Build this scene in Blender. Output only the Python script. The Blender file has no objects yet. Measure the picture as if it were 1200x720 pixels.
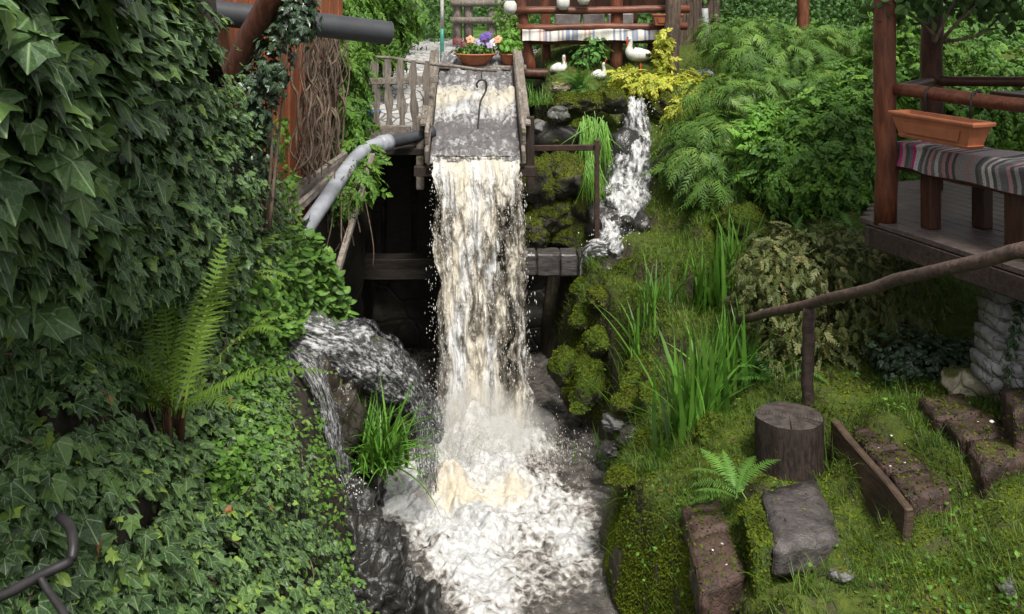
import bpy, bmesh, math
import numpy as np
from mathutils import Vector, Matrix

# ------------------------------------------------------------------ camera, world, sun, exposure
SC = bpy.context.scene
COL = SC.collection
cam_d = bpy.data.cameras.new('camera'); cam = bpy.data.objects.new('camera', cam_d); COL.objects.link(cam)
cam.location = (0, 0, 4.0); cam.rotation_euler = (math.radians(90), 0, 0)
cam_d.lens = 33.0; cam_d.sensor_width = 36.0; cam_d.sensor_fit = 'HORIZONTAL'
cam_d.shift_y = -0.30                       # rising-front lens: verticals stay vertical
cam_d.clip_start = 0.05; cam_d.clip_end = 1000
SC.camera = cam
SUN_EL, SUN_AZ = math.radians(58), math.radians(163)
world = bpy.data.worlds.new('World'); SC.world = world; world.use_nodes = True
wn, wl = world.node_tree.nodes, world.node_tree.links
sky = wn.new('ShaderNodeTexSky'); sky.sky_type = 'NISHITA'; sky.sun_disc = False
sky.sun_elevation = SUN_EL; sky.sun_rotation = SUN_AZ; sky.dust_density = 4.0; sky.air_density = 1.2
hs = wn.new('ShaderNodeHueSaturation'); hs.inputs['Saturation'].default_value = 0.10
wl.new(sky.outputs[0], hs.inputs['Color']); wl.new(hs.outputs[0], wn['Background'].inputs['Color'])
wn['Background'].inputs['Strength'].default_value = 0.085
sun_d = bpy.data.lights.new('sun', 'SUN'); sun_d.energy = 2.3; sun_d.angle = math.radians(11); sun_d.color = (1, .96, .88)
sun = bpy.data.objects.new('sun', sun_d); COL.objects.link(sun)
# sun direction: Nishita rotation is measured from +Y clockwise seen from above
sdir = Vector((math.sin(SUN_AZ) * math.cos(SUN_EL), math.cos(SUN_AZ) * math.cos(SUN_EL), math.sin(SUN_EL)))
sun.rotation_euler = sdir.to_track_quat('Z', 'Y').to_euler(); sun.location = (0, 0, 12)
SC.view_settings.view_transform = 'Standard'; SC.view_settings.look = 'None'
SC.view_settings.exposure = 1.04; SC.view_settings.gamma = 1.0; SC.view_settings.use_curve_mapping = False
SC.cycles.max_bounces = 8; SC.cycles.transparent_max_bounces = 16; SC.cycles.diffuse_bounces = 3
SC.cycles.volume_bounces = 4; SC.cycles.glossy_bounces = 3; SC.cycles.transmission_bounces = 4
SC.cycles.caustics_reflective = False; SC.cycles.caustics_refractive = False

# ------------------------------------------------------------------ numbers
F, CX, CZ = 1100.0, 600.0, 4.0
rng = np.random.default_rng(11)
def P(x, y, Y): return np.array([(x - CX) / F * Y, Y, CZ - y / F * Y])
def PV(a): a = np.atleast_2d(np.array(a, float)); return np.stack([(a[:, 0] - CX) / F * a[:, 2], a[:, 2], CZ - a[:, 1] / F * a[:, 2]], 1)
def nrm(a): return a / np.maximum(np.linalg.norm(a, axis=-1, keepdims=True), 1e-9)
def sst(a, b, x): t = np.clip((x - a) / (b - a), 0, 1); return t * t * (3 - 2 * t)
_perm = np.random.default_rng(3).random(1 << 16)
def vnoise(p):
    p = np.asarray(p, float); i = np.floor(p).astype(np.int64); f = p - i; f = f * f * (3 - 2 * f); r = 0
    for dx in (0, 1):
        for dy in (0, 1):
            for dz in (0, 1):
                h = ((i[:, 0] + dx) * 73856093 ^ (i[:, 1] + dy) * 19349663 ^ (i[:, 2] + dz) * 83492791) & 0xFFFF
                w = (f[:, 0] if dx else 1 - f[:, 0]) * (f[:, 1] if dy else 1 - f[:, 1]) * (f[:, 2] if dz else 1 - f[:, 2])
                r = r + w * _perm[h]
    return r * 2 - 1
def fbm(p, o=4, lac=2.1, g=.5):
    p = np.asarray(p, float); a, s = 1.0, 0.0
    for k in range(o): s = s + a * vnoise(p + 17.3 * k); p = p * lac; a *= g
    return s
class TPS:
    def __init__(s, P_, v, lam=1e-3):
        s.c = np.array(P_, float); s.m = s.c.mean(0); s.s = s.c.std(0) + 1e-9
        c = (s.c - s.m) / s.s; n = len(c); K = s.k(c, c) + lam * np.eye(n)
        Q = np.c_[np.ones(n), c]; A = np.block([[K, Q], [Q.T, np.zeros((3, 3))]])
        s.w = np.linalg.solve(A, np.r_[np.array(v, float), np.zeros(3)]); s.cn = c
    @staticmethod
    def k(a, b):
        d2 = ((a[:, None] - b[None]) ** 2).sum(-1); return .5 * d2 * np.log(d2 + 1e-12)
    def __call__(s, x):
        x = (np.atleast_2d(x) - s.m) / s.s
        return s.k(x, s.cn) @ s.w[:-3] + np.c_[np.ones(len(x)), x] @ s.w[-3:]

# ------------------------------------------------------------------ objects
def loc0(parent):
    l = Vector((0, 0, 0))
    if parent is not None and parent.type == 'EMPTY': l = -Vector(parent.location)
    return l
def tag(o, label=None, cat=None, group=None, kind=None):
    if label: o['label'] = label
    if cat: o['category'] = cat
    if group: o['group'] = group
    if kind: o['kind'] = kind
    return o
def thing(name, label, cat, loc=(0, 0, 0), group=None):
    o = bpy.data.objects.new(name, None); COL.objects.link(o); o.location = [float(v) for v in loc]
    o.empty_display_size = .1
    return tag(o, label, cat, group)
def put(name, me, parent=None, mat=None):
    o = bpy.data.objects.new(name, me); COL.objects.link(o)
    if mat is not None and not me.materials: me.materials.append(mat)
    if parent is not None: o.parent = parent; o.location = loc0(parent)
    return o
def mesh_np(name, V, faces, mat=None, uv=None, attrs=None, smooth=False):
    V = np.asarray(V, np.float32); faces = faces if isinstance(faces, list) else [faces]
    faces = [np.asarray(f, np.int32) for f in faces if len(f)]
    me = bpy.data.meshes.new(name); me.vertices.add(len(V)); me.vertices.foreach_set('co', V.ravel())
    li = np.concatenate([f.ravel() for f in faces]); tot = np.concatenate([np.full(len(f), f.shape[1], np.int32) for f in faces])
    st = np.concatenate([[0], np.cumsum(tot)[:-1]]).astype(np.int32)
    me.loops.add(len(li)); me.loops.foreach_set('vertex_index', li)
    me.polygons.add(len(tot)); me.polygons.foreach_set('loop_start', st); me.polygons.foreach_set('loop_total', tot)
    if uv is not None:
        l = me.uv_layers.new(name='UVMap'); l.data.foreach_set('uv', np.asarray(uv, np.float32)[li].ravel())
    for k, v in (attrs or {}).items():
        a = me.attributes.new(k, 'FLOAT', 'POINT'); a.data.foreach_set('value', np.asarray(v, np.float32))
    me.polygons.foreach_set('use_smooth', np.full(len(tot), smooth, bool))
    me.update(calc_edges=True)
    if mat is not None: me.materials.append(mat)
    return me
def grid_faces(nu, nv, closed_v=False):
    i, j = np.meshgrid(np.arange(nu - 1), np.arange(nv if closed_v else nv - 1), indexing='ij')
    j2 = (j + 1) % nv
    return np.stack([i * nv + j, (i + 1) * nv + j, (i + 1) * nv + j2, i * nv + j2], -1).reshape(-1, 4)
def tube_np(path, rad, seg=10, sy=1.0, caps=True, wob=0.0, seed=0):
    p = np.array(path, float); n = len(p); rad = np.broadcast_to(np.array(rad, float), (n,))
    t = nrm(np.gradient(p, axis=0)); a = np.array([0, 0, 1.]) if abs(t[0][2]) < .9 else np.array([1., 0, 0])
    u = nrm(np.cross(t[0], a)); U = [u]
    for k in range(1, n): u = u - t[k] * (u @ t[k]); u = nrm(u); U.append(u)
    U = np.array(U); W = np.cross(t, U); th = np.arange(seg) / seg * 2 * math.pi
    r = rad[:, None] * np.ones(seg)
    if wob:
        q = np.stack(np.broadcast_arrays(np.cos(th)[None] * 1.5 + seed, np.sin(th)[None] * 1.5, np.arange(n)[:, None] * .45), -1)
        r = r * (1 + wob * fbm(q.reshape(-1, 3), 3).reshape(n, seg))
    V = p[:, None] + r[..., None] * (np.cos(th)[None, :, None] * U[:, None] + sy * np.sin(th)[None, :, None] * W[:, None])
    V = V.reshape(-1, 3); Fq = [grid_faces(n, seg, True)[:, ::-1]]
    if caps:
        c0, c1 = len(V), len(V) + 1; V = np.r_[V, p[:1], p[-1:]]; j = np.arange(seg); j2 = (j + 1) % seg
        Fq.append(np.stack([np.full(seg, c0), j, j2], 1)[:, ::-1]); Fq.append(np.stack([np.full(seg, c1), (n - 1) * seg + j2, (n - 1) * seg + j], 1)[:, ::-1])
    return V, Fq
def tube(name, path, rad, mat, parent=None, seg=10, **k):
    V, f = tube_np(path, rad, seg, **k); return put(name, mesh_np(name, V, f, mat, smooth=True), parent)
def curve(pts, n=24):          # Catmull-Rom through points
    p = np.array(pts, float); p = np.r_[[2 * p[0] - p[1]], p, [2 * p[-1] - p[-2]]]; out = []
    m = len(p) - 3
    for s in np.linspace(0, m, n):
        i = min(int(s), m - 1); t = s - i; a, b, c, d = p[i:i + 4]
        out.append(.5 * (2 * b + (c - a) * t + (2 * a - 5 * b + 4 * c - d) * t * t + (3 * b - a - 3 * c + d) * t ** 3))
    return np.array(out)
def straight(a, b, n=8, sag=0, jit=0):
    a, b = np.array(a, float), np.array(b, float); t = np.linspace(0, 1, n)[:, None]; p = a + (b - a) * t
    p[:, 2] -= sag * 4 * (t * (1 - t))[:, 0]
    if jit: p[1:-1] += rng.normal(0, jit, (n - 2, 3))
    return p
def join(parts):
    V, Fc, o = [], [], 0
    for v, f in parts:
        V.append(v)
        for q in f: Fc.append(np.asarray(q) + o)
        o += len(v)
    return np.concatenate(V), Fc
_box = {}
def box_np(size, bev=.006, sub=0):
    bm = bmesh.new(); bmesh.ops.create_cube(bm, size=1.0)
    bmesh.ops.scale(bm, vec=size, verts=bm.verts)
    if sub: bmesh.ops.subdivide_edges(bm, edges=bm.edges, cuts=sub, use_grid_fill=True)
    if bev:
        es = [e for e in bm.edges if e.calc_face_angle(0) > .5]
        bmesh.ops.bevel(bm, geom=es, offset=bev, segments=1, affect='EDGES', clamp_overlap=True)
    bmesh.ops.triangulate(bm, faces=bm.faces) if sub else None
    V = np.array([v.co[:] for v in bm.verts]); f3 = [[v.index for v in f.verts] for f in bm.faces]
    bm.free(); return V, [np.array([f for f in f3 if len(f) == k]) for k in sorted({len(f) for f in f3})]
def frame_from(d, up=(0, 0, 1)):   # columns x=dir, y, z~up
    d = nrm(np.array(d, float)); y = nrm(np.cross(np.array(up, float), d)); return np.stack([d, y, np.cross(d, y)], 1)
def beam(name, a, b, w, h, mat, parent=None, up=(0, 0, 1), bev=.006, sub=0, rough=0):
    """board from a to b (centre line), width w across, height h along up"""
    a, b = np.array(a, float), np.array(b, float); L = np.linalg.norm(b - a)
    V, f = box_np((L, w, h), bev, sub)
    if rough: V = V + rough * np.stack([fbm(V * 7 + k * 9 + a.sum() * 3, 3) for k in range(3)], 1)
    V = V @ frame_from(b - a, up).T + (a + b) / 2
    return put(name, mesh_np(name, V, f, mat), parent)
_ico = {}
def ico(sub):
    if sub not in _ico:
        bm = bmesh.new(); bmesh.ops.create_icosphere(bm, subdivisions=sub, radius=1.0)
        _ico[sub] = (np.array([v.co[:] for v in bm.verts]), np.array([[v.index for v in f.verts] for f in bm.faces])); bm.free()
    return _ico[sub]
def rock_np(c, r, seed=0, sub=4, amp=.28, freq=1.3, sharp=.5, rot=0):
    v, f = ico(sub); q = v * freq + seed * 7.7
    d = 1 + amp * fbm(q, 4) - sharp * amp * np.abs(fbm(q * 1.7 + 5, 3))
    w = v * d[:, None] * np.array(r)
    c_, s_ = math.cos(rot), math.sin(rot); w = w @ np.array([[c_, s_, 0], [-s_, c_, 0], [0, 0, 1]])
    return w + np.array(c), [f]
def rock(name, c, r, mat, parent=None, smooth=True, **k):
    V, f = rock_np(c, r, **k); o = put(name, mesh_np(name, V, f, mat, smooth=smooth), parent)
    if mat.name in ('mossy_rock', 'green_mossy_rock'): fuzz(o, V, f[0], int(2600 * max(r) / .25))
    return o
def fuzz(o, V, f, n):
    a, b, c = V[f[:, 0]], V[f[:, 1]], V[f[:, 2]]; nn = np.cross(b - a, c - a); ar = np.linalg.norm(nn, axis=1); nn = nn / ar[:, None]
    w = ar * np.clip(nn[:, 2] + .35 + .3 * fbm(a * 5, 2), 0, 1); i = rng.choice(len(f), n, p=w / w.sum()); u = rng.random((n, 2)); fl = u.sum(1) > 1; u[fl] = 1 - u[fl]
    p = a[i] + (b - a)[i] * u[:, :1] + (c - a)[i] * u[:, 1:]; nv = nn[i]
    scatter('moss', [leaf_moss(.4)], p, orient(nv + rng.normal(0, .6, (n, 3)), nv * .9 + rng.normal(0, .6, (n, 3))), rng.uniform(.010, .024, n), np.clip(.75 * rng.beta(2, 2.6, n) + .30 * fbm(p * 6, 2), 0, 1), M_moss, o)
def lathe_np(prof, seg=28, c=(0, 0, 0)):
    pr = np.array(prof, float); th = np.arange(seg) / seg * 2 * math.pi
    V = np.stack([pr[:, None, 0] * np.cos(th), pr[:, None, 0] * np.sin(th), np.broadcast_to(pr[:, None, 1], (len(pr), seg))], -1).reshape(-1, 3)
    return V + np.array(c), [grid_faces(len(pr), seg, True)[:, ::-1]]
def lathe(name, prof, c, mat, parent=None, seg=28):
    V, f = lathe_np(prof, seg, c); return put(name, mesh_np(name, V, f, mat, smooth=True), parent)

# ------------------------------------------------------------------ materials
class NT:
    def __init__(s, name):
        s.m = bpy.data.materials.new(name); s.m.use_nodes = True; s.t = s.m.node_tree; s.t.nodes.clear()
        s.out = s.n('ShaderNodeOutputMaterial')
    def n(s, t, ins=None, **props):
        o = s.t.nodes.new(t)
        for k, v in props.items(): setattr(o, k, v)
        for k, v in (ins or {}).items(): s.set(o.inputs[k], v)
        return o
    def set(s, inp, v):
        if isinstance(v, bpy.types.NodeSocket): s.t.links.new(v, inp)
        elif isinstance(v, bpy.types.Node): s.t.links.new(v.outputs[0], inp)
        else:
            if hasattr(inp.default_value, '__len__') and len(inp.default_value) == 4 and len(v) == 3: v = (*v, 1)
            inp.default_value = v
    def math(s, op, a, b=0.0, c=0.0, clamp=False):
        o = s.n('ShaderNodeMath', operation=op, use_clamp=clamp)
        for i, v in enumerate((a, b, c)): s.set(o.inputs[i], v)
        return o.outputs[0]
    def noise(s, vec, scale, detail=3, rough=.55, dist=0, out=0):
        o = s.n('ShaderNodeTexNoise', {'Vector': vec, 'Scale': scale, 'Detail': detail, 'Roughness': rough, 'Distortion': dist}); return o.outputs[out]
    def ramp(s, fac, stops, interp='LINEAR'):
        o = s.n('ShaderNodeValToRGB', {'Fac': fac}); r = o.color_ramp; r.interpolation = interp
        while len(r.elements) < len(stops): r.elements.new(.5)
        for e, (p, c) in zip(r.elements, stops):
            e.position = p; e.color = (*c, 1) if len(c) == 3 else c
        return o.outputs[0]
    def mix(s, fac, a, b, blend='MIX'):
        o = s.n('ShaderNodeMix', data_type='RGBA', blend_type=blend); s.set(o.inputs[0], fac); s.set(o.inputs[6], a); s.set(o.inputs[7], b); return o.outputs[2]
    def smooth(s, x, a, b):
        o = s.n('ShaderNodeMapRange', {'Value': x, 'From Min': a, 'From Max': b}, interpolation_type='SMOOTHSTEP'); return o.outputs[0]
    def coords(s, kind='Object', scale=(1, 1, 1)):
        c = s.n('ShaderNodeTexCoord').outputs[kind]
        if tuple(scale) != (1, 1, 1): c = s.n('ShaderNodeMapping', {'Vector': c, 'Scale': scale}).outputs[0]
        return c
    def attr(s, name): return s.n('ShaderNodeAttribute', attribute_name=name).outputs['Fac']
    def bump(s, h, strength=.5, dist=.02): return s.n('ShaderNodeBump', {'Height': h, 'Strength': strength, 'Distance': dist}).outputs[0]
    def bsdf(s, col, rough=.6, spec=.4, normal=None, **k):
        ins = {'Base Color': col, 'Roughness': rough, 'Specular IOR Level': spec}
        if normal is not None: ins['Normal'] = normal
        ins.update(k); return s.n('ShaderNodeBsdfPrincipled', ins).outputs[0]
    def done(s, sh): s.t.links.new(sh, s.out.inputs[0]); return s.m

def mat_leaf(name, stops, rough=.5, trans=.25, veins=None, spec=.35, vscale=50, clump=3.0):
    t = NT(name); uvc = t.n('ShaderNodeUVMap').outputs[0]
    col = t.ramp(t.attr('rnd'), stops)
    big = t.noise(t.n('ShaderNodeNewGeometry').outputs['Position'], clump, 2)
    col = t.mix(t.smooth(big, .35, .7), t.mix(.25, col, (.02, .035, .012)), col)
    if veins:
        s = t.n('ShaderNodeSeparateXYZ', {'Vector': uvc}); x = t.math('SUBTRACT', s.outputs[0], .5); y = t.math('SUBTRACT', s.outputs[1], .12)
        a = t.math('ARCTAN2', x, y); r = t.math('SQRT', t.math('ADD', t.math('MULTIPLY', x, x), t.math('MULTIPLY', y, y)))
        w = t.math('ABSOLUTE', t.math('WRAP', a, math.radians(vscale / 2), -math.radians(vscale / 2)))
        d = t.math('MULTIPLY', w, r); m = t.smooth(d, .030, .008)
        vn = t.n('ShaderNodeTexVoronoi', {'Vector': uvc, 'Scale': 9.0}, feature='DISTANCE_TO_EDGE').outputs['Distance']
        m = t.math('MAXIMUM', m, t.math('MULTIPLY', t.smooth(vn, .05, .0), .45))
        col = t.mix(t.math('MULTIPLY', m, .8), col, veins)
    b = t.bsdf(col, rough, spec)
    tr = t.n('ShaderNodeBsdfTranslucent', {'Color': t.mix(.5, col, (.12, .2, .02))}).outputs[0]
    return t.done(t.n('ShaderNodeMixShader', {0: trans, 1: b, 2: tr}).outputs[0])
def mat_wood(name, c1, c2, scale=(3, 3, 3), rough=.65, bumps=.4, moss=0, spec=.3, freq=8):
    t = NT(name); co = t.coords('Object', scale)
    g = t.noise(co, freq, 5, .65, .6); g2 = t.noise(t.coords('Object'), 2.2, 3)
    col = t.mix(t.smooth(g, .3, .72), c1, c2)
    col = t.mix(t.smooth(g2, .35, .75), col, t.mix(.5, col, (.03, .022, .018)))
    if moss:
        mm = t.smooth(t.noise(t.coords('Object'), 5, 4, .7), .62 - moss * .25, .75 - moss * .25); col = t.mix(mm, col, (.05, .06, .012))
    return t.done(t.bsdf(col, rough, spec, t.bump(g, bumps, .012)))
def mat_rock(name, c1, c2, moss=0.0, crack=.6, mosscol=((.035, .045, .006), (.11, .12, .012)), rough=.7, wet=0.0, scale=4, lichen=0):
    t = NT(name); co = t.coords('Object'); n1 = t.noise(co, scale, 6, .65); n2 = t.noise(co, scale * 5, 4, .6)
    vo = t.n('ShaderNodeTexVoronoi', {'Vector': t.n('ShaderNodeMixRGB', {0: .12, 1: co, 2: t.noise(co, scale, 3, out=1)}).outputs[0], 'Scale': scale * 1.3}, feature='DISTANCE_TO_EDGE').outputs['Distance']
    col = t.mix(t.smooth(n1, .3, .7), c1, c2); col = t.mix(t.math('MULTIPLY', t.smooth(vo, .03, .0), crack), col, (.012, .01, .008))
    if lichen: col = t.mix(t.smooth(n2, .62, .68), col, (.5, .5, .45))
    h = t.math('ADD', n1, t.math('MULTIPLY', n2, .35)); h = t.math('ADD', h, t.math('MULTIPLY', t.smooth(vo, .0, .06), .5 * crack))
    ro = rough
    if wet: ro = t.math('SUBTRACT', rough, t.math('MULTIPLY', t.smooth(n1, .4, .6), wet))
    if moss:
        up = t.n('ShaderNodeSeparateXYZ', {'Vector': t.n('ShaderNodeNewGeometry').outputs['Normal']}).outputs[2]
        f = t.math('ADD', t.math('MULTIPLY', up, .45), t.noise(co, 3.5, 4, .6)); m = t.smooth(f, .95 - moss, 1.1 - moss)
        mc = t.mix(t.smooth(t.noise(co, 14, 4, .7), .3, .7), mosscol[0], mosscol[1]); col = t.mix(m, col, mc)
        h = t.math('ADD', h, t.math('MULTIPLY', m, t.noise(co, 60, 3, .7))); ro = t.math('MAXIMUM', ro, m)
    return t.done(t.bsdf(col, ro, .4, t.bump(h, .8, .03)))
def mat_plain(name, c, rough=.5, var=.25, scale=12, spec=.4, metal=0, bumps=.15):
    t = NT(name); n = t.noise(t.coords('Object'), scale, 4, .6)
    col = t.mix(t.smooth(n, .3, .75), tuple(v * (1 - var) for v in c), tuple(min(1, v * (1 + var)) for v in c))
    return t.done(t.bsdf(col, rough, spec, t.bump(n, bumps, .006), Metallic=metal))
def mat_white(name, su, sv, lo=.42, hi=.62, cream=.5, dark=(.10, .085, .06), alpha_on=True, acov='cov'):
    """broken white water: beads and strings along v, holes where the sheet has torn"""
    t = NT(name); uvc = t.n('ShaderNodeUVMap').outputs[0]
    wv = t.noise(t.n('ShaderNodeMapping', {'Vector': uvc, 'Scale': (su * .35, sv * .35, 1)}).outputs[0], 1.0, 2, out=1)
    c = t.n('ShaderNodeMixRGB', {0: .035, 1: uvc, 2: wv}).outputs[0]
    m1 = t.n('ShaderNodeMapping', {'Vector': c, 'Scale': (su, sv, 1)}).outputs[0]
    m2 = t.n('ShaderNodeMapping', {'Vector': c, 'Scale': (su * .6, sv * .28, 1), 'Location': (3.1, 1.7, 0)}).outputs[0]
    n1 = t.noise(m1, 1.0, 5, .68, .3); n2 = t.noise(m2, 1.0, 4, .6, .5)
    n = t.math('ADD', t.math('MULTIPLY', n1, .55), t.math('MULTIPLY', n2, .45)); cov = t.attr(acov)
    n = t.math('ADD', n, t.math('MULTIPLY', t.math('SUBTRACT', cov, .5), .5))
    crm = t.smooth(t.noise(t.n('ShaderNodeMapping', {'Vector': uvc, 'Scale': (su * .22, sv * .07, 1)}).outputs[0], 1.0, 3), .62 - cream * .35, .78 - cream * .35)
    crm = t.math('MAXIMUM', t.math('MULTIPLY', crm, .75), t.attr('crm'), clamp=True)
    wc = t.mix(crm, (.74, .74, .74), (.68, .61, .47))
    col = t.mix(t.smooth(n, lo, hi), dark, wc)
    b = t.bsdf(col, .22, .5, t.bump(n1, .8, .03))
    tr = t.n('ShaderNodeBsdfTranslucent', {'Color': col}).outputs[0]
    sh = t.n('ShaderNodeMixShader', {0: .3, 1: b, 2: tr}).outputs[0]
    if alpha_on:
        a = t.smooth(n, lo - .10, lo + .02); sh = t.n('ShaderNodeMixShader', {0: a, 1: t.n('ShaderNodeBsdfTransparent').outputs[0], 2: sh}).outputs[0]
    return t.done(sh)

# ------------------------------------------------------------------ leaves
def leaf_ivy(v=0):
    o = [(.0, .06), (.20, -.05), (.33, .0), (.50, .14), (.33, .27), (.36, .40), (.47, .60), (.26, .58), (.14, .74), (.0, 1.0)]
    if v == 1: o = [(.0, .05), (.22, -.03), (.44, .05), (.36, .22), (.42, .36), (.34, .52), (.20, .62), (.09, .82), (.0, 1.08)]
    if v == 2: o = [(.0, .08), (.24, -.08), (.46, .0), (.56, .24), (.40, .32), (.52, .52), (.58, .68), (.30, .66), (.16, .80), (.0, .98)]
    if v == 3: o = [(.0, .06), (.22, -.04), (.42, .08), (.47, .28), (.38, .50), (.22, .74), (.0, .98)]
    if v == 4: o = [(.0, .04), (.14, .0), (.30, .10), (.24, .30), (.27, .46), (.12, .58), (.07, .86), (.0, 1.12)]
    p = o + [(-x, y) for x, y in o[-2:0:-1]]
    if v in (1, 2, 4): p = [(x * (1.1 if x > 0 else .92) + .03 * math.sin(y * 5 + v), y + .03 * math.sin(x * 8 + v)) for x, y in p]
    V = np.array([(0, .36, 0)] + [(x, y, 0) for x, y in p]); n = len(p)
    V[:, 2] = -.09 * np.abs(V[:, 0]) - .20 * (V[:, 1] - .3) ** 2 + .05 * np.sin(V[:, 0] * 9 + v) + .04 * np.sin(V[:, 1] * 7 + 2 * v)
    j = np.arange(n); Fc = np.stack([np.zeros(n, int), 1 + (j + 1) % n, 1 + j], 1)
    return V, [Fc[:, ::-1] if False else Fc]
def leaf_oval(w=.28, fold=.25, bend=.25):
    y = np.array([0, .25, .55, .82, 1.0]); x = np.array([.02, .8, 1, .6, .0]) * w
    V = [(0, a, -bend * a * a) for a in y] + [(b, a, -bend * a * a - fold * b + .0) for a, b in zip(y[:-1], x[:-1])] + [(-b, a, -bend * a * a - fold * b) for a, b in zip(y[:-1], x[:-1])]
    Fq = [];  Ft = []
    for k in range(3): Fq += [(k, 5 + k, 6 + k, k + 1)[::-1], (k, k + 1, 10 + k, 9 + k)[::-1]]
    Ft += [(3, 8, 4)[::-1], (3, 4, 12)[::-1]]
    return np.array(V), [np.array(Fq), np.array(Ft)]
def leaf_tiny(w=.35):
    V = [(0, 0, 0), (w, .45, -.08), (0, 1, -.12), (-w, .45, -.08), (0, .5, .06)]
    return np.array(V), [np.array([(0, 1, 4), (1, 2, 4), (2, 3, 4), (3, 0, 4)])]
def leaf_moss(w=.4):
    return np.array([(0, 0, 0), (w, .5, .05), (0, 1, -.12), (-w, .5, .05)], float), [np.array([(0, 1, 2), (0, 2, 3)])]
def leaf_blade(w=.03, bend=.35, seg=4):
    t = np.linspace(0, 1, seg + 1); wy = w * (1 - t ** 1.6) + 1e-4; y = np.sin(t * bend * 1.6) / (bend * 1.6); z = -(1 - np.cos(t * bend * 1.6)) / (bend * 1.6)
    V = np.r_[np.stack([-wy, y, z - wy * .5], 1), np.stack([wy, y, z - wy * .5], 1)]
    k = np.arange(seg); return V, [np.stack([k, k + seg + 1, k + seg + 2, k + 1], 1)]
def leaf_spray(n=9, w=.07, droop=.3, seed=0):
    """a flat feathery conifer spray: side shoots with needles along a drooping axis"""
    r = np.random.default_rng(seed); parts = []
    for k in range(n):
        t = (k + .5) / n
        for s in (-1, 1):
            L = .42 * (1 - t * .75) * r.uniform(.8, 1.15); a = math.radians(r.uniform(38, 55)) * s
            b, f = leaf_blade(w, .3, 2); b = b * L
            ca, sa = math.cos(a), math.sin(a); b = np.stack([b[:, 0] * ca + b[:, 1] * sa, -b[:, 0] * sa + b[:, 1] * ca, b[:, 2] + r.normal(0, .02)], 1)
            b[:, 1] += t; parts.append((b, f))
    b, f = leaf_blade(.02, .2, 3); parts.append((b * 1.1, f))
    V, Fc = join(parts); V[:, 2] -= droop * V[:, 1] ** 2; return V, Fc
def leaf_sprig(n=7, w=.34, L=.36, seed=0, droop=.25):
    """a twig end with small leaves set alternately along it"""
    r = np.random.default_rng(seed); parts = []
    for k in range(n):
        t = .15 + .85 * k / (n - 1); a = (0 if k == n - 1 else (1 if k % 2 else -1) * r.uniform(.6, 1.1)); v, f = leaf_tiny(w); v = v * L * r.uniform(.75, 1.15)
        tw = r.normal(0, .35); v = np.stack([v[:, 0] * math.cos(tw), v[:, 1], v[:, 2] + v[:, 0] * math.sin(tw)], 1)
        v = np.stack([v[:, 0] * math.cos(a) + v[:, 1] * math.sin(a), -v[:, 0] * math.sin(a) + v[:, 1] * math.cos(a), v[:, 2]], 1); v[:, 1] += t * .8; parts.append((v, f))
    b, f = leaf_blade(.012, .1, 2); parts.append((b * .8, f)); V, Fc = join(parts); V[:, 2] -= droop * V[:, 1] ** 2; return V, Fc
def leaf_frond(n=24, droop=.55, pin=.17, teeth=5, seed=0):
    """fern frond of unit length: rachis and two rows of toothed pinnae, arching over"""
    r = np.random.default_rng(seed); parts = []
    for k in range(n):
        t = .10 + .90 * (k + .5) / n; L = pin * (math.sin(min(1, t * 1.35 + .12) * math.pi * .5) * (1 - ((t - .35) / .66) ** 2 * (t > .35)) + .02)
        L = max(L, .012); L0 = L
        for s in (-1, 1):
            L = L0 * r.uniform(.78, 1.12); ja = r.normal(.22, .10); jz = r.normal(-.25, .16); m = teeth * 2; q = np.linspace(0, 1, m + 1); w = .155 * (1 - q ** 1.5) * (np.where(np.arange(m + 1) % 2, .62, 1.0)) * pin * .65
            up = np.stack([s * q * L, w + q * L * ja, jz * L * q * q], 1); lo = np.stack([s * q * L, -w + q * L * ja, jz * L * q * q], 1)
            V = np.r_[up, lo]; V[:, 1] += t; j = np.arange(m); f = np.stack([j, j + m + 1, j + m + 2, j + 1], 1)
            parts.append((V, [f if s > 0 else f[:, ::-1]]))
    b, f = leaf_blade(.007, .01, 6); parts.append((b, f))
    V, Fc = join(parts); a = V[:, 1].copy(); th = a * droop * 2.2
    V[:, 1] = np.sin(th) / (droop * 2.2) + 0; zz = -(1 - np.cos(th)) / (droop * 2.2)
    V[:, 2] = V[:, 2] * np.cos(th) + zz; return V, Fc
def leaf_uv(V): return np.stack([V[:, 0] + .5, V[:, 1] * .88 + .12], 1)
_tm = {}
def leaf_mesh(key, tpl, mat, rv):
    k = (key, mat.name, rv)
    if k not in _tm: _tm[k] = mesh_np(key, tpl[0], tpl[1], mat, uv=leaf_uv(tpl[0]), attrs={'rnd': np.full(len(tpl[0]), .1 + .2 * rv)}, smooth=False)
    return _tm[k]
def orient(nv, dv):
    n = nrm(nv); d = dv - n * (dv * n).sum(-1, keepdims=True); d = nrm(d); x = np.cross(d, n); return np.stack([x, d, n], -1)
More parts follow.
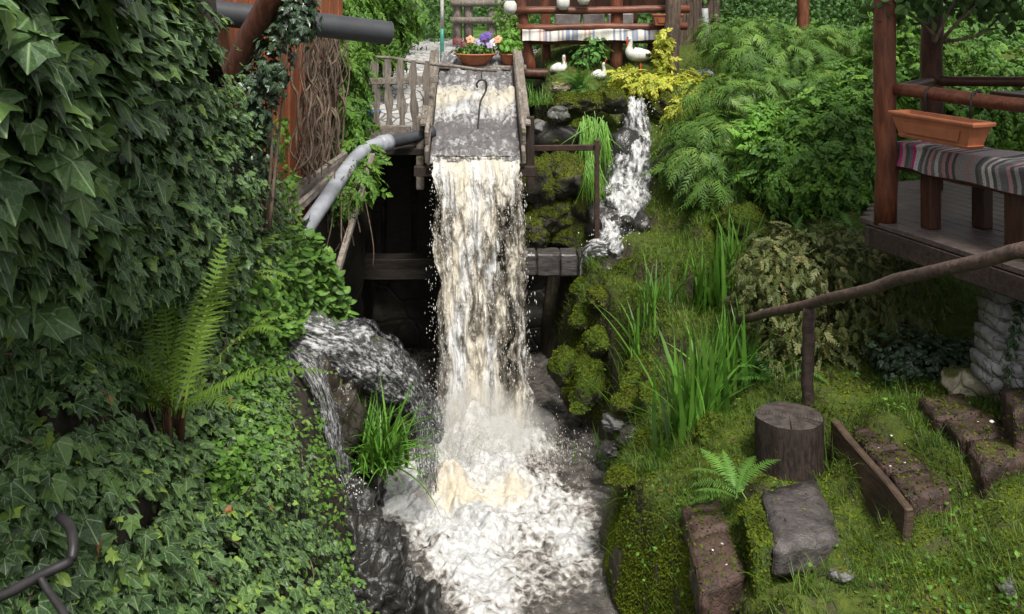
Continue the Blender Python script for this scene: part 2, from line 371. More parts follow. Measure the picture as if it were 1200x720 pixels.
def scatter(name, tpls, pos, R, sc, rnd, mat, parent=None, kind='stuff', smooth=False):
    Vs, Fs, us, rs, o = [], [], [], [], 0; n = len(pos); pick = rng.integers(0, len(tpls), n)
    sc = np.asarray(sc, float); sc = sc[:, None] if sc.ndim == 1 else sc
    for ti, (tv, tf) in enumerate(tpls):
        ix = np.where(pick == ti)[0]
        if not len(ix): continue
        w = np.einsum('nij,nkj->nki', R[ix], tv[None] * sc[ix][:, None]) + pos[ix][:, None]
        Vs.append(w.reshape(-1, 3)); us.append(np.tile(leaf_uv(tv), (len(ix), 1))); rs.append(np.repeat(rnd[ix], len(tv)))
        for f in tf: Fs.append((f[None] + (o + np.arange(len(ix)) * len(tv))[:, None, None]).reshape(-1, f.shape[1]))
        o += len(ix) * len(tv)
    me = mesh_np(name, np.concatenate(Vs), Fs, mat, uv=np.concatenate(us), attrs={'rnd': np.concatenate(rs)}, smooth=smooth)
    ob = put(name, me, parent)
    if kind: ob['kind'] = kind
    return ob
def foliage(parent, key, tpls, pos, R, sc, rnd, mat, n_ind=0, stuff='foliage', minpx=10, piece='leaf'):
    """largest leaves in view as objects of their own, the rest as one mesh"""
    n = len(pos); keep = np.ones(n, bool); s1 = sc if np.ndim(sc) == 1 else np.asarray(sc).max(1)
    if n_ind:
        px = s1 / pos[:, 1] * F; x = pos[:, 0] / pos[:, 1] * F + CX; y = (CZ - pos[:, 2]) / pos[:, 1] * F
        ok = (x > -10) & (x < 1210) & (y > -10) & (y < 730) & (px >= minpx)
        ix = np.argsort(np.where(ok, px, -1))[::-1][:n_ind]; ix = ix[ok[ix]]
        L = loc0(parent); T = Matrix.Translation(L)
        for i in ix:
            keep[i] = False; v = int(rng.integers(0, len(tpls))); me = leaf_mesh('%s_%d' % (key, v), tpls[v], mat, int(np.clip(rnd[i] * 5, 0, 4)))
            o = bpy.data.objects.new(piece, me); COL.objects.link(o); o.parent = parent
            s = float(s1[i]); M = Matrix([[*(R[i][a] * s), pos[i][a]] for a in range(3)] + [[0, 0, 0, 1]]); o.matrix_basis = T @ M
    if keep.any(): return scatter(stuff, tpls, pos[keep], R[keep], np.asarray(sc)[keep], rnd[keep], mat, parent)
def ellipsoid_pts(blobs, n, shell=.55, bump=.25, seed=0):
    r = np.random.default_rng(seed); w = np.array([b[1][0] * b[1][1] + b[1][1] * b[1][2] + b[1][0] * b[1][2] for b in blobs]); w = w / w.sum()
    ps, ns = [], []
    for (c, rad), k in zip(blobs, (w * n).astype(int)):
        d = nrm(r.normal(size=(k, 3))); rr = shell + (1.03 - shell) * r.random(k) ** .6; rr *= 1 + bump * fbm(d * 2.2 + np.array(c), 3)
        ps.append(np.array(c) + d * rr[:, None] * np.array(rad)); ns.append(nrm(d / np.array(rad)))
    return np.concatenate(ps), np.concatenate(ns)
def bush(name, label, cat, blobs, n, tpls, size, mat, up=.5, jit=.5, dirv='out', base=None, group=None, shell=.55, seed=0, n_ind=0, key='leaf', stems=6, stem_mat=None, clip=None, bump=.25, root=None):
    bl = [(np.array(c), np.array(r)) for c, r in blobs]
    c0 = np.mean([b[0] for b in bl], 0); zb = min(b[0][2] - b[1][2] for b in bl); base = np.array(base if base is not None else (c0[0], c0[1], zb))
    t = root or thing(name, label, cat, base, group)
    p, nv = ellipsoid_pts(bl, n, shell, bump, seed)
    if clip is not None: k = clip(p); p, nv = p[k], nv[k]
    N = len(p); q = nrm(nv * 1.0 + np.array([0, 0, up]) + rng.normal(0, jit, (N, 3)))
    if dirv == 'out': d = nv + np.array([0, 0, -.3]) + rng.normal(0, .5, (N, 3))
    elif dirv == 'up': d = np.array([0, 0, 1.]) + .5 * nv + rng.normal(0, .35, (N, 3))
    elif dirv == 'down': d = np.array([0, 0, -1.]) + .5 * nv + rng.normal(0, .45, (N, 3))
    R = orient(q, d); s = size * rng.uniform(.6, 1.25, N)
    foliage(t, key, tpls, p, R, s, np.clip(rng.beta(2.2, 2.2, N), 0, 1), mat, n_ind)
    for k in range(stems if stem_mat else 0):
        e = p[rng.integers(0, N)] * .8 + bl[rng.integers(0, len(bl))][0] * .2
        m = (base + e) / 2 + rng.normal(0, .06, 3)
        tube('stem', curve([base + rng.normal(0, .03, 3) * [1, 1, 0], m, e], 8), np.linspace(.014, .004, 8), stem_mat, t, 5)
    return t
# ------------------------------------------------------------------ material library
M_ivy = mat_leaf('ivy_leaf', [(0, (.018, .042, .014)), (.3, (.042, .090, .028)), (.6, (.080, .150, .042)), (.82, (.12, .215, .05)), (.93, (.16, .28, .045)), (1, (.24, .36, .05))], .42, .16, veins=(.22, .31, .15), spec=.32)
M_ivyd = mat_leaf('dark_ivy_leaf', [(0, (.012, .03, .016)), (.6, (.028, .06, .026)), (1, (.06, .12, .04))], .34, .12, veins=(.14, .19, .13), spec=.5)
M_herb = mat_leaf('herb_leaf', [(0, (.05, .12, .015)), (.5, (.10, .22, .03)), (1, (.19, .36, .05))], .5, .3)
M_fern = mat_leaf('fern_leaf', [(0, (.12, .22, .03)), (.5, (.20, .34, .05)), (1, (.32, .48, .08))], .5, .4)
M_fernb = mat_leaf('bright_fern_leaf', [(0, (.09, .21, .03)), (1, (.17, .36, .06))], .5, .35)
M_fernl = mat_leaf('lush_fern_leaf', [(0, (.06, .17, .03)), (1, (.14, .33, .06))], .5, .35)
M_grass = mat_leaf('grass_blade', [(0, (.036, .078, .006)), (.5, (.08, .15, .012)), (.85, (.14, .235, .022)), (1, (.23, .23, .06))], .5, .3)
M_moss = mat_leaf('moss_tuft', [(0, (.045, .06, .005)), (.5, (.10, .135, .009)), (1, (.19, .22, .016))], .8, .2, spec=.1)
M_iris = mat_leaf('iris_blade', [(0, (.06, .16, .02)), (.6, (.11, .27, .03)), (1, (.20, .40, .06))], .42, .3)
M_juni = mat_leaf('juniper_spray', [(0, (.055, .13, .025)), (.5, (.12, .24, .04)), (1, (.24, .38, .07))], .5, .35)
M_spir = mat_leaf('shrub_leaf', [(0, (.05, .13, .02)), (.5, (.10, .23, .03)), (1, (.20, .38, .05))], .5, .3)
M_lime = mat_leaf('lime_leaf', [(0, (.10, .26, .03)), (1, (.22, .45, .06))], .5, .35)
M_cot = mat_leaf('cotoneaster_leaf', [(0, (.06, .075, .022)), (.45, (.10, .13, .035)), (.8, (.18, .185, .06)), (1, (.23, .17, .07))], .5, .2)
M_gold = mat_leaf('golden_leaf', [(0, (.26, .34, .03)), (.5, (.52, .54, .05)), (1, (.72, .68, .12))], .5, .3)
M_creep = mat_leaf('creeper_leaf', [(0, (.06, .15, .02)), (.5, (.11, .24, .03)), (1, (.20, .36, .05))], .5, .35)
M_far = mat_leaf('far_leaf', [(0, (.03, .08, .02)), (.5, (.06, .14, .03)), (1, (.12, .24, .05))], .55, .25)
M_farl = mat_leaf('far_light_leaf', [(0, (.10, .22, .03)), (1, (.22, .40, .07))], .55, .3)
M_dead = mat_leaf('dry_leaf', [(0, (.30, .12, .04)), (1, (.48, .22, .09))], .6, .2)
M_soil = mat_rock('dark_soil', (.018, .014, .010), (.045, .034, .022), rough=.85, scale=5)
M_bank = mat_rock('mossy_ground', (.035, .028, .016), (.06, .05, .028), moss=.30, mosscol=((.035, .055, .007), (.085, .115, .012)), crack=0, rough=.9, scale=4)
M_wetrock = mat_rock('wet_black_rock', (.008, .008, .008), (.045, .042, .038), rough=.40, wet=.22, scale=5, crack=.25)
M_wetrock2 = mat_rock('wet_brown_rock', (.012, .010, .008), (.05, .042, .032), moss=.08, rough=.40, wet=.27, scale=5, crack=.3)
M_mossrock = mat_rock('mossy_rock', (.03, .028, .022), (.085, .075, .055), moss=.50, rough=.8, scale=4)
M_gmoss = mat_rock('green_mossy_rock', (.03, .03, .02), (.07, .065, .045), moss=.66, mosscol=((.03, .055, .006), (.08, .13, .012)), rough=.8, scale=4)
M_grock = mat_rock('grey_rock', (.06, .06, .06), (.16, .155, .15), moss=.10, rough=.6, scale=4)
M_shadewall = mat_rock('wet_dark_wall', (.006, .005, .004), (.02, .017, .010), moss=.05, rough=.6, scale=2)  # wet stone, near black so the chamber's shade is in the colour
M_pale = mat_rock('pale_stone', (.22, .19, .13), (.42, .38, .28), moss=.14, rough=.8, scale=5)
M_slate = mat_rock('grey_wall_stone', (.20, .20, .20), (.38, .38, .38), rough=.75, scale=6)
M_block = mat_rock('brown_block', (.022, .013, .010), (.080, .047, .036), moss=-.06, rough=.65, scale=9, crack=.25)
M_slab = mat_rock('wet_slab', (.036, .031, .030), (.095, .083, .08), rough=.5, wet=.2, scale=11, crack=0)
M_red = mat_wood('red_brown_log', (.085, .025, .012), (.19, .065, .032), (4, 4, .7), .5, .3)
M_redd = mat_wood('dark_red_log', (.035, .014, .009), (.10, .038, .022), (4, 4, .7), .45, .3)
M_redx = mat_wood('red_rail_log', (.10, .030, .016), (.21, .075, .04), (.7, 4, 4), .45, .3)
M_board = mat_wood('red_wall_board', (.20, .055, .022), (.38, .13, .055), (5, 5, .5), .7, .3)
M_deck = mat_wood('deck_board', (.06, .045, .042), (.15, .115, .105), (1, 6, 6), .5, .3)
M_grey = mat_wood('weathered_wood', (.12, .10, .085), (.30, .26, .22), (5, .8, 5), .8, .5, moss=.15)
M_greyv = mat_wood('weathered_baluster', (.10, .085, .07), (.27, .235, .20), (5, 5, .8), .8, .5)
M_rail = mat_wood('handrail_wood', (.05, .035, .03), (.15, .10, .082), (.7, 4, 4), .5, .4)
M_beam = mat_wood('wet_timber', (.03, .024, .022), (.13, .12, .12), (.8, 5, 5), .35, .5, spec=.5)
M_shadewood = mat_wood('shade_painted_timber', (.006, .005, .004), (.022, .017, .013), (1, 4, 4), .6, .4)  # timber coloured near black to paint in the shade behind the fall
M_fascia = mat_wood('dark_fascia', (.028, .019, .017), (.085, .058, .05), (1, 5, 5), .55, .4)
M_dkwood = mat_wood('dark_timber', (.014, .009, .007), (.045, .03, .022), (4, 4, 1), .6, .4)
M_bark = mat_wood('bark', (.05, .035, .026), (.17, .12, .09), (6, 6, 1), .85, .9)
M_dbark = mat_wood('dark_bark', (.010, .007, .006), (.045, .030, .023), (7, 7, 1.5), .7, .9)
M_twig = mat_wood('twig', (.10, .07, .05), (.22, .165, .12), (5, 5, 2), .8, .3)
M_step = mat_wood('step_timber', (.045, .028, .018), (.13, .085, .055), (1, 1, 6), .7, .5, moss=.2)
M_iron = mat_plain('dark_iron', (.022, .020, .020), .5, .4, 20)
M_rust = mat_plain('rusty_iron', (.045, .024, .018), .6, .4, 20)
M_pipe = mat_plain('grey_pipe', (.045, .047, .052), .45, .2, 6)
M_pvc = mat_plain('pale_pipe', (.27, .28, .31), .4, .25, 5)
M_terra = mat_plain('terracotta', (.38, .13, .06), .6, .15, 10)
M_terrad = mat_plain('dark_terracotta', (.24, .075, .035), .55, .15, 10)
M_whitep = mat_plain('white_paint', (.58, .57, .53), .55, .22, 16)
M_cream = mat_plain('cream_paint', (.70, .64, .50), .5, .1, 14)
M_blackp = mat_plain('black_paint', (.02, .02, .022), .5, .2, 14)
M_redp = mat_plain('red_paint', (.45, .05, .02), .45, .2, 14)
M_green = mat_plain('green_paint', (.05, .22, .16), .4, .2, 14)
M_plaster = mat_plain('white_plaster', (.72, .72, .72), .8, .05, 3)
M_fgrass = mat_plain('meadow', (.07, .14, .03), .9, .4, 2.0, .1)

# whitewater ------------------------------------------------------
M_fallA = mat_white('falling_water', 22, 32, .45, .60, .66, dark=(.20, .175, .14))
M_fallB = mat_white('falling_water_back', 22, 26, .48, .62, .4, dark=(.13, .115, .09))
M_chute = mat_white('chute_water', 20, 34, .44, .66, .0, dark=(.17, .16, .16), alpha_on=False)
M_casc = mat_white('cascade_water', 9, 13, .46, .60, .05, dark=(.11, .11, .11))
M_film = mat_white('rock_film_water', 20, 24, .495, .63, .0, dark=(.10, .10, .105))
def mat_pool():
    t = NT('stream_water'); co = t.coords('Object'); fo = t.attr('foam'); cr = t.attr('cream')
    wv = t.noise(co, 5, 3, out=1); c2 = t.n('ShaderNodeMixRGB', {0: .06, 1: co, 2: wv}).outputs[0]
    n1 = t.noise(c2, 9, 6, .68, .5); n2 = t.noise(c2, 30, 4, .65)
    vo = t.n('ShaderNodeTexVoronoi', {'Vector': c2, 'Scale': 13}, feature='DISTANCE_TO_EDGE').outputs['Distance']
    lace = t.math('SUBTRACT', .22, t.math('MULTIPLY', vo, 1.1))
    f = t.math('ADD', fo, t.math('MULTIPLY', t.math('SUBTRACT', n1, .5), 1.5)); f = t.math('ADD', f, t.math('MULTIPLY', lace, .9)); f = t.math('ADD', f, t.math('MULTIPLY', t.math('SUBTRACT', n2, .5), .65))
    m = t.smooth(f, .25, 1.0)
    fc = t.mix(t.math('MULTIPLY', t.smooth(t.math('ADD', cr, t.math('MULTIPLY', t.math('SUBTRACT', n1, .5), 1.6)), .15, 1.0), .8), t.mix(t.smooth(n2, .35, .65), (.36, .36, .36), (.58, .58, .57)), (.50, .43, .31))
    dk = t.mix(t.smooth(n1, .35, .7), (.04, .036, .032), (.13, .118, .108))
    sp = t.smooth(n2, .62, .74); dk = t.mix(t.math('MULTIPLY', sp, .45), dk, (.5, .48, .46))
    col = t.mix(t.smooth(m, .0, .55), dk, (.27, .245, .22)); col = t.mix(t.smooth(m, .35, 1.0), col, fc); ro = t.math('ADD', .06, t.math('MULTIPLY', m, .45))
    h = t.math('ADD', n1, t.math('MULTIPLY', n2, .5))
    return t.done(t.bsdf(col, ro, .5, t.bump(h, .6, .04)))
M_pool = mat_pool()
t = NT('spray'); M_drop = t.done(t.n('ShaderNodeMixShader', {0: .35, 1: t.bsdf((.72, .71, .67), .15, .5), 2: t.n('ShaderNodeBsdfTranslucent', {'Color': (.9, .88, .82, 1)}).outputs[0]}).outputs[0])

# ------------------------------------------------------------------ terrain: right bank
bank_ctrl = PV([(1200, 720, 4.4), (1000, 720, 4.5), (880, 720, 4.6), (790, 715, 4.9), (700, 600, 6.0), (720, 640, 5.7), (760, 560, 6.3), (850, 640, 5.3), (925, 555, 5.6),
    (1060, 620, 5.0), (1200, 600, 4.8), (1100, 540, 5.4), (980, 490, 6.0), (1145, 460, 6.0), (1200, 500, 5.6), (950, 470, 6.2), (800, 515, 6.5), (735, 525, 7.4), (720, 500, 7.8),
    (720, 420, 8.0), (680, 400, 8.9), (830, 400, 7.6), (700, 330, 9.4), (760, 300, 9.4), (800, 260, 9.6), (870, 260, 9.2), (900, 440, 6.8), (1000, 400, 7.2), (1100, 400, 7.2),
    (900, 200, 9.8), (1000, 250, 8.5), (1100, 250, 9.0), (850, 130, 11.2), (950, 130, 11.0), (700, 88, 12.2), (800, 95, 12.2), (900, 65, 13), (1000, 65, 13), (660, 285, 10.3), (660, 140, 11.1), (780, 160, 11.0), (720, 285, 9.9)])
bank_ctrl = np.r_[bank_ctrl, [(6, 3, 1.3), (6, 6, 1.6), (7, 9, 2.2), (7, 13, 3.2), (2, 2.5, 1.0), (.9, 3.5, .8), (3, 3.6, 1.15), (0.2, 13, 3.08), (5, 13, 3.3)]]
FLATS = [(1.62, 5.30, .26, 1.05), (2.02, 5.62, .22, 1.31), (2.10, 5.30, .22, 1.29), (2.20, 5.05, .2, 1.25), (2.42, 5.72, .24, 1.47), (2.62, 5.45, .26, 1.45), (2.80, 5.2, .26, 1.42), (1.27, 5.15, .34, .885), (1.2, 5.55, .2, .92), (1.86, 5.20, .17, 1.10), (1.80, 5.45, .14, 1.10), (1.71, 5.8, .26, 1.13)]
bank_tps = TPS(bank_ctrl[:, :2], bank_ctrl[:, 2], 2e-3)
eY = np.array([2, 4.2, 5.26, 5.7, 6.13, 6.5, 6.9, 7.4, 7.9, 8.3, 8.8, 9.2, 9.8, 10.4, 11.0, 14]); eX = np.array([1.45, 1.2, .93, .79, .63, .58, .64, .82, .95, .95, .74, .55, .52, .45, .30, .1])
def bank_edge(Y): return np.interp(Y, eY, eX)
def bank_z(X, Y, rough=True):
    X, Y = np.asarray(X, float), np.asarray(Y, float)
    z = bank_tps(np.stack([X, Y], 1)); q = np.stack([X, Y, 0 * X], 1)
    if rough: z = z + .075 * fbm(q * 2.3, 3) + .032 * fbm(q * 8 + 4, 3)
    tw_ = sst(6.9, 7.6, Y) * sst(10.2, 9.6, Y) * sst(2.3, 1.7, X); hh_ = z + .05 * fbm(q * 1.7 + 11, 2); fr_ = hh_ / .27 - np.floor(hh_ / .27); z = z + tw_ * .8 * .27 * (sst(0, .30, fr_) - fr_)
    for fx, fy, fr, fz in FLATS:
        w_ = sst(1.5, .75, np.hypot(X - fx, Y - fy) / fr); z = z + (fz - z) * w_
    d = X - bank_edge(Y) - .05 * fbm(q * 3 + 2, 3); z = np.minimum(z, 3.4)
    return -.45 + (z + .45) * sst(-.08, .25, d) ** .5
gx = np.concatenate([np.arange(0, 3.6, .032), np.arange(3.6, 9, .16)]); gy = np.concatenate([np.arange(2.4, 10, .032), np.arange(10, 13.4, .06)])
GX, GY = np.meshgrid(gx, gy, indexing='ij'); gz = bank_z(GX.ravel(), GY.ravel())
V = np.stack([GX.ravel(), GY.ravel(), gz], 1)
dd = (GX.ravel() - bank_edge(GY.ravel())); V[:, 0] += np.where(np.abs(dd) < .3, .05 * fbm(V * 4 + 8, 3), 0)
bank = tag(put('bank', mesh_np('bank', V, grid_faces(len(gx), len(gy)), M_bank, smooth=True)), 'mossy sloping bank on the stream side of the gazebo', kind='structure')

# upper terrace, far ground, back wall under the terrace
gxs = np.linspace(-160, 160, 81); gys = np.concatenate([[12.9, 13.2, 13.6, 14, 16, 19, 23, 28], np.geomspace(34, 400, 14)])
A, B = np.meshgrid(gxs, gys, indexing='ij'); zz = 3.06 + np.where(B > 13, (B - 13) * .012, 0) + np.where(B > 19.5, .22 * sst(19.5, 24, B), 0) - np.where(B < 13.1, .25, 0)
tag(put('ground', mesh_np('ground', np.stack([A.ravel(), B.ravel(), zz.ravel()], 1), grid_faces(len(gxs), len(gys)), M_fgrass, smooth=True)), kind='structure')
def mat_cob():
    t = NT('cobbles'); co = t.coords('Object', (1, .8, 1)); v = t.n('ShaderNodeTexVoronoi', {'Vector': co, 'Scale': 7.5}, feature='DISTANCE_TO_EDGE').outputs['Distance']
    v2 = t.n('ShaderNodeTexVoronoi', {'Vector': co, 'Scale': 7.5}).outputs['Color']; g = t.smooth(v, .0, .09)
    c = t.mix(t.n('ShaderNodeSeparateColor', {0: v2}).outputs[0], (.30, .29, .28), (.46, .45, .44)); c = t.mix(g, (.10, .09, .08), c)
    return t.done(t.bsdf(c, .6, .4, t.bump(g, .8, .02)))
M_cob = mat_cob()
py_ = np.array([9.95, 10.6, 11.5, 12.5, 14, 17, 20.5]); pz_ = np.array([2.52, 2.62, 2.88, 3.09, 3.115, 3.15, 3.19]); px_ = np.linspace(0, 1, 9)
lx = np.interp(py_, [9.9, 12.5, 20.5], [-2.6, -3.2, -5.5]); rx = np.interp(py_, [9.9, 11.2, 12.2, 12.8, 20.5], [-.95, -.95, -.95, .6, 1.0])
V = np.array([[(l + (r - l) * a), y, z] for y, z, l, r in zip(py_, pz_, lx, rx) for a in px_])
tag(put('path', mesh_np('path', V, grid_faces(len(py_), 9)[:, ::-1], M_cob, smooth=True)), 'grey cobbled path beyond the wooden balustrade', kind='structure')
# wet wall below the terrace, its shade put into the colour
def wall_sheet(x0, x1, z0, z1, Y, n=70, m=60, amp=.07):
    a, b = np.meshgrid(np.linspace(x0, x1, n), np.linspace(z0, z1, m), indexing='ij'); q = np.stack([a.ravel(), 0 * a.ravel() + Y, b.ravel()], 1)
    q[:, 1] += amp * fbm(q * 2.5, 4); return q, grid_faces(n, m)
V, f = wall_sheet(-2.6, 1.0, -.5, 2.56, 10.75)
wt = thing('retaining_wall', 'wet retaining wall with painted-in shade behind the main waterfall', 'wall', (-.7, 10.75, -.5))
put('wall_face', mesh_np('wall_face', V, [f], M_shadewall, smooth=True), wt)
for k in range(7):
    x = -2.3 + k * .34; beam('plank', (x, 10.62, 2.5), (x, 10.62, .9), .29, .05, M_shadewood, wt, up=(0, 1, 0), bev=.008)
# side wall of the chamber, left, coloured dark for shade
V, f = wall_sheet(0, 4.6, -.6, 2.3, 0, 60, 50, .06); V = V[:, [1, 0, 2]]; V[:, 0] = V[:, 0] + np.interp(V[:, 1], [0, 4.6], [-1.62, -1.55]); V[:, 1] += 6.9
sw = tag(put('side_wall', mesh_np('side_wall', V, [f], M_shadewall, smooth=True)), 'earth wall with painted-in shade on the ivy side of the chamber', 'wall')
# joisted roof added to keep light out of the chamber
fl = thing('added_roof', 'added timber roof that darkens the chamber behind the fall', 'floor', (-1.6, 10.2, 2.45))
for k in range(6): beam('joist', (-2.6, 9.7 + k * .2, 2.44), (-.86, 9.7 + k * .2, 2.44), .15, .07, M_shadewood, fl)

# ------------------------------------------------------------------ terrain: left bank (ivy slope)
lb = np.array([(-250, 830, 2.0), (0, 720, 2.7), (200, 720, 3.6), (380, 720, 5.0), (470, 830, 5.0), (0, 600, 2.9), (150, 600, 3.45), (300, 600, 4.5), (390, 620, 5.7), (0, 450, 3.05), (200, 500, 4.2), (330, 500, 5.5), (400, 520, 6.5),
    (345, 410, 6.5), (0, 250, 2.6), (100, 250, 3.3), (200, 250, 4.4), (300, 290, 6.0), (400, 300, 7.4), (0, 0, 2.2), (100, 0, 2.9), (200, 0, 4.3), (262, 0, 5.6), (290, 140, 6.1), (330, 200, 6.9), (-250, 0, 1.6), (-250, 400, 2.0), (240, -200, 5.6),
    (-250, -200, 1.6), (0, -200, 2.2), (60, 480, 3.2), (110, 380, 3.7), (240, 380, 5.0), (420, 360, 7.6), (430, 700, 5.9)], float)
lb_tps = TPS(lb[:, :2], np.log(lb[:, 2]), 3e-3)
def lb_depth(x, y):
    q = np.stack([x, y], 1); Y = np.exp(lb_tps(q)); return Y * (1 + .035 * fbm(np.c_[q / 70., 0 * Y], 3))
def lb_pt(x, y): Y = lb_depth(x, y); return PV(np.stack([x, y, Y], 1))
def lb_nrm(x, y, e=6.0):
    a, b = lb_pt(x + e, y) - lb_pt(x - e, y), lb_pt(x, y + e) - lb_pt(x, y - e); n = nrm(np.cross(b, a)); p = lb_pt(x, y) - np.array([0, 0, CZ])
    return n * np.sign(-(n * p).sum(1, keepdims=True))
soil_y = [-260, 0, 110, 200, 250, 300, 365, 385, 420, 480, 560, 620, 700, 830]; soil_x = [195, 212, 252, 285, 312, 350, 385, 375, 345, 370, 392, 418, 470, 520]
ny, nx = 110, 70; yy = np.linspace(-220, 830, ny); V = []
for y in yy:
    xr = np.interp(y, soil_y, soil_x); x = np.linspace(-260, xr, nx); p = lb_pt(x, np.full(nx, y))
    V.append(p)
V = np.array(V); V[:, -1] += (0.05, .45, -.35); V[:, -2] += (.02, .06, -.03); V = V.reshape(-1, 3)
tag(put('slope', mesh_np('slope', V, grid_faces(ny, nx), M_soil, smooth=True)), 'dark soil slope beneath the ivy', kind='structure')

# ------------------------------------------------------------------ water
wx = np.arange(-1.75, 1.25, .0145); wy = np.concatenate([np.arange(3.6, 5.6, .08), np.arange(5.6, 9.4, .0145), np.arange(9.4, 10.9, .04)])
A, B = np.meshgrid(wx, wy, indexing='ij'); X, Y = A.ravel(), B.ravel(); q = np.stack([X, Y, 0 * X], 1)
def gau(x, y, sx, sy): return np.exp(-((X - x) / sx) ** 2 - ((Y - y) / sy) ** 2)
w = q + .12 * np.stack([fbm(q * 3 + 3, 3), fbm(q * 3 + 9, 3), 0 * X], 1)
boil = .17 * gau(-.42, 7.62, .30, .22) + .10 * gau(-.02, 7.68, .20, .16) + .07 * gau(-.1, 7.2, .25, .2) + .36 * gau(-.27, 8.26, .50, .36) + .06 * gau(-.4, 6.9, .3, .2)
turb = sst(.0, 1, gau(-.25, 7.5, .9, 1.3)) + .25
z = boil * (1 + .30 * fbm(w * 5, 4)) + turb * (.05 * fbm(w * 5, 4) + .028 * fbm(w * 15, 3) + .10 * boil * fbm(w * 24, 3)) + .018 * fbm(w * 9 + 2, 4)
foam = .95 * gau(-.85, 7.55, .28, .40) + .20 * gau(.5, 6.7, .25, .5) + 1.15 * gau(-.30, 7.75, .60, .55) + 1.2 * gau(-.25, 8.35, .62, .30) + .85 * gau(-.36, 6.95, .42, .55) + .55 * gau(.32, 7.3, .40, .40) + .60 * gau(-.12, 6.2, .22, .5) + .45 * gau(-.32, 6.5, .2, .4) + .42 * gau(.2, 6.5, .3, .6) + .40 * gau(.5, 7.0, .15, .5) - .12 + .10 * fbm(w * 2.5 + 7, 3)
cream = 1.0 * gau(-.45, 7.5, .30, .22) + .8 * gau(.02, 7.55, .16, .13) + .35 * gau(-.3, 8.2, .5, .3)
tag(put('water', mesh_np('water', np.stack([X, Y, z], 1), grid_faces(len(wx), len(wy)), M_pool, attrs={'foam': np.clip(foam, -.3, 1.3), 'cream': cream}, smooth=True)), 'foaming brown stream pool below the waterfalls', kind='structure')

# chute: flume geometry
LIP = np.array([-.36, 9.2, 2.385]); TOP = np.array([-.445, 11.6, 3.10]); HW = .45
def flume_pt(s, u, h=0):   # s 0 top..1 lip, u -1..1 across
    c = TOP + (LIP - TOP) * s; return np.array([c[0] + u * (HW - .0 * s), c[1], c[2] + h])
# the sheet of the fall
def fall_sheet(name, mat, parent, nu, nv, off, amp, cov0, cov1, seed, uoff):
    u = np.linspace(-1, 1, nu); s = np.linspace(0, 1, nv); V, UV, C = [], [], []
    S, U = np.meshgrid(s, u, indexing='ij'); S, U = S.ravel(), U.ravel(); t = S * .712
    Yc = LIP[1] + .05 - 1.2 * t - off * sst(0, .08, S); Z = LIP[2] + .055 * (1 - S) ** 8 - .05 * t - 4.9 * t * t * .97 - off * .2; Xc = LIP[0] + .12 * S
    hw = HW - .025 - .02 * S
    q = np.stack([U * 6 + seed, (LIP[2] - Z) * 2.2, 0 * U], 1); q2 = np.stack([U * 16 + seed, (LIP[2] - Z) * 7, 0 * U + 4], 1)
    a = amp * sst(0, .35, S) + .006
    d = a * fbm(q, 3) + a * .8 * fbm(q2, 3)
    edge = np.abs(U) ** 6
    V = np.stack([Xc + U * hw + (.035 * S + .008) * fbm(np.stack([U * 3 + seed, S * 16, 0 * U], 1), 3) * (.4 + edge), Yc - d * (1 - .5 * edge), Z + .01 * fbm(q2, 2)], 1)
    cov = cov0 + (cov1 - cov0) * S ** .8 + .34 * sst(.76, .97, S) + .36 * sst(.15, .6, S) * fbm(np.stack([U * 4.5 + seed, S * 7, 0 * U], 1), 3) - .25 * edge * sst(.02, .3, S) + .20 * np.exp(-((U + .25) / .5) ** 2) * S - .22 * np.exp(-((U - .62) / .22) ** 2) * sst(.1, .5, S)
    return put(name, mesh_np(name, V, grid_faces(nv, nu)[:, ::-1], mat, uv=np.stack([U * .5 + .5 + uoff, (LIP[2] - Z) / 2.4 + uoff], 1), attrs={'cov': cov}, smooth=True), parent)
wf = thing('waterfall', 'broad cream coloured waterfall dropping from the wooden chute', 'waterfall', (-.3, 8.5, 0))
fall_sheet('water_sheet', M_fallA, wf, 120, 240, .05, .05, .80, .42, 1, 0)
fall_sheet('water_sheet', M_fallB, wf, 120, 240, -.05, .04, .56, .44, 9, .37)
fall_sheet('water_sheet', M_fallB, wf, 100, 200, -.13, .04, .50, .42, 23, .71)
# flume water
nu, nv = 70, 170; U, S = np.meshgrid(np.linspace(-1, 1, nu), np.linspace(-.25, 1.02, nv)); U, S = U.ravel(), S.ravel()
c = TOP + (LIP - TOP) * np.minimum(S, 1)[:, None]; q = np.stack([U * 2.2, S * 9, 0 * U], 1)
jump = .075 * np.exp(-((S - .40 - .03 * np.cos(U * 4)) / .10) ** 2); hh = .05 + jump * (1 + .5 * fbm(q * 2, 3)) + .034 * fbm(q * 1.6, 4) * (1.2 - S * .5) + .012 * fbm(q * 4, 2)
V = np.stack([c[:, 0] + U * (HW - .005), c[:, 1], c[:, 2] + hh - .035 * sst(.93, 1.02, S)], 1)
cov = .44 + .34 * np.exp(-((S - .42) / .17) ** 2) - .1 * np.exp(-((S - .70) / .1) ** 2)
put('chute_water', mesh_np('chute_water', V, grid_faces(nv, nu), M_chute, uv=np.stack([U * .5 + .5, S], 1), attrs={'cov': cov, 'crm': .85 * np.exp(-((S - .40) / .13) ** 2) * (fbm(q * .8 + 3, 2) > -.3)}, smooth=True), wf)
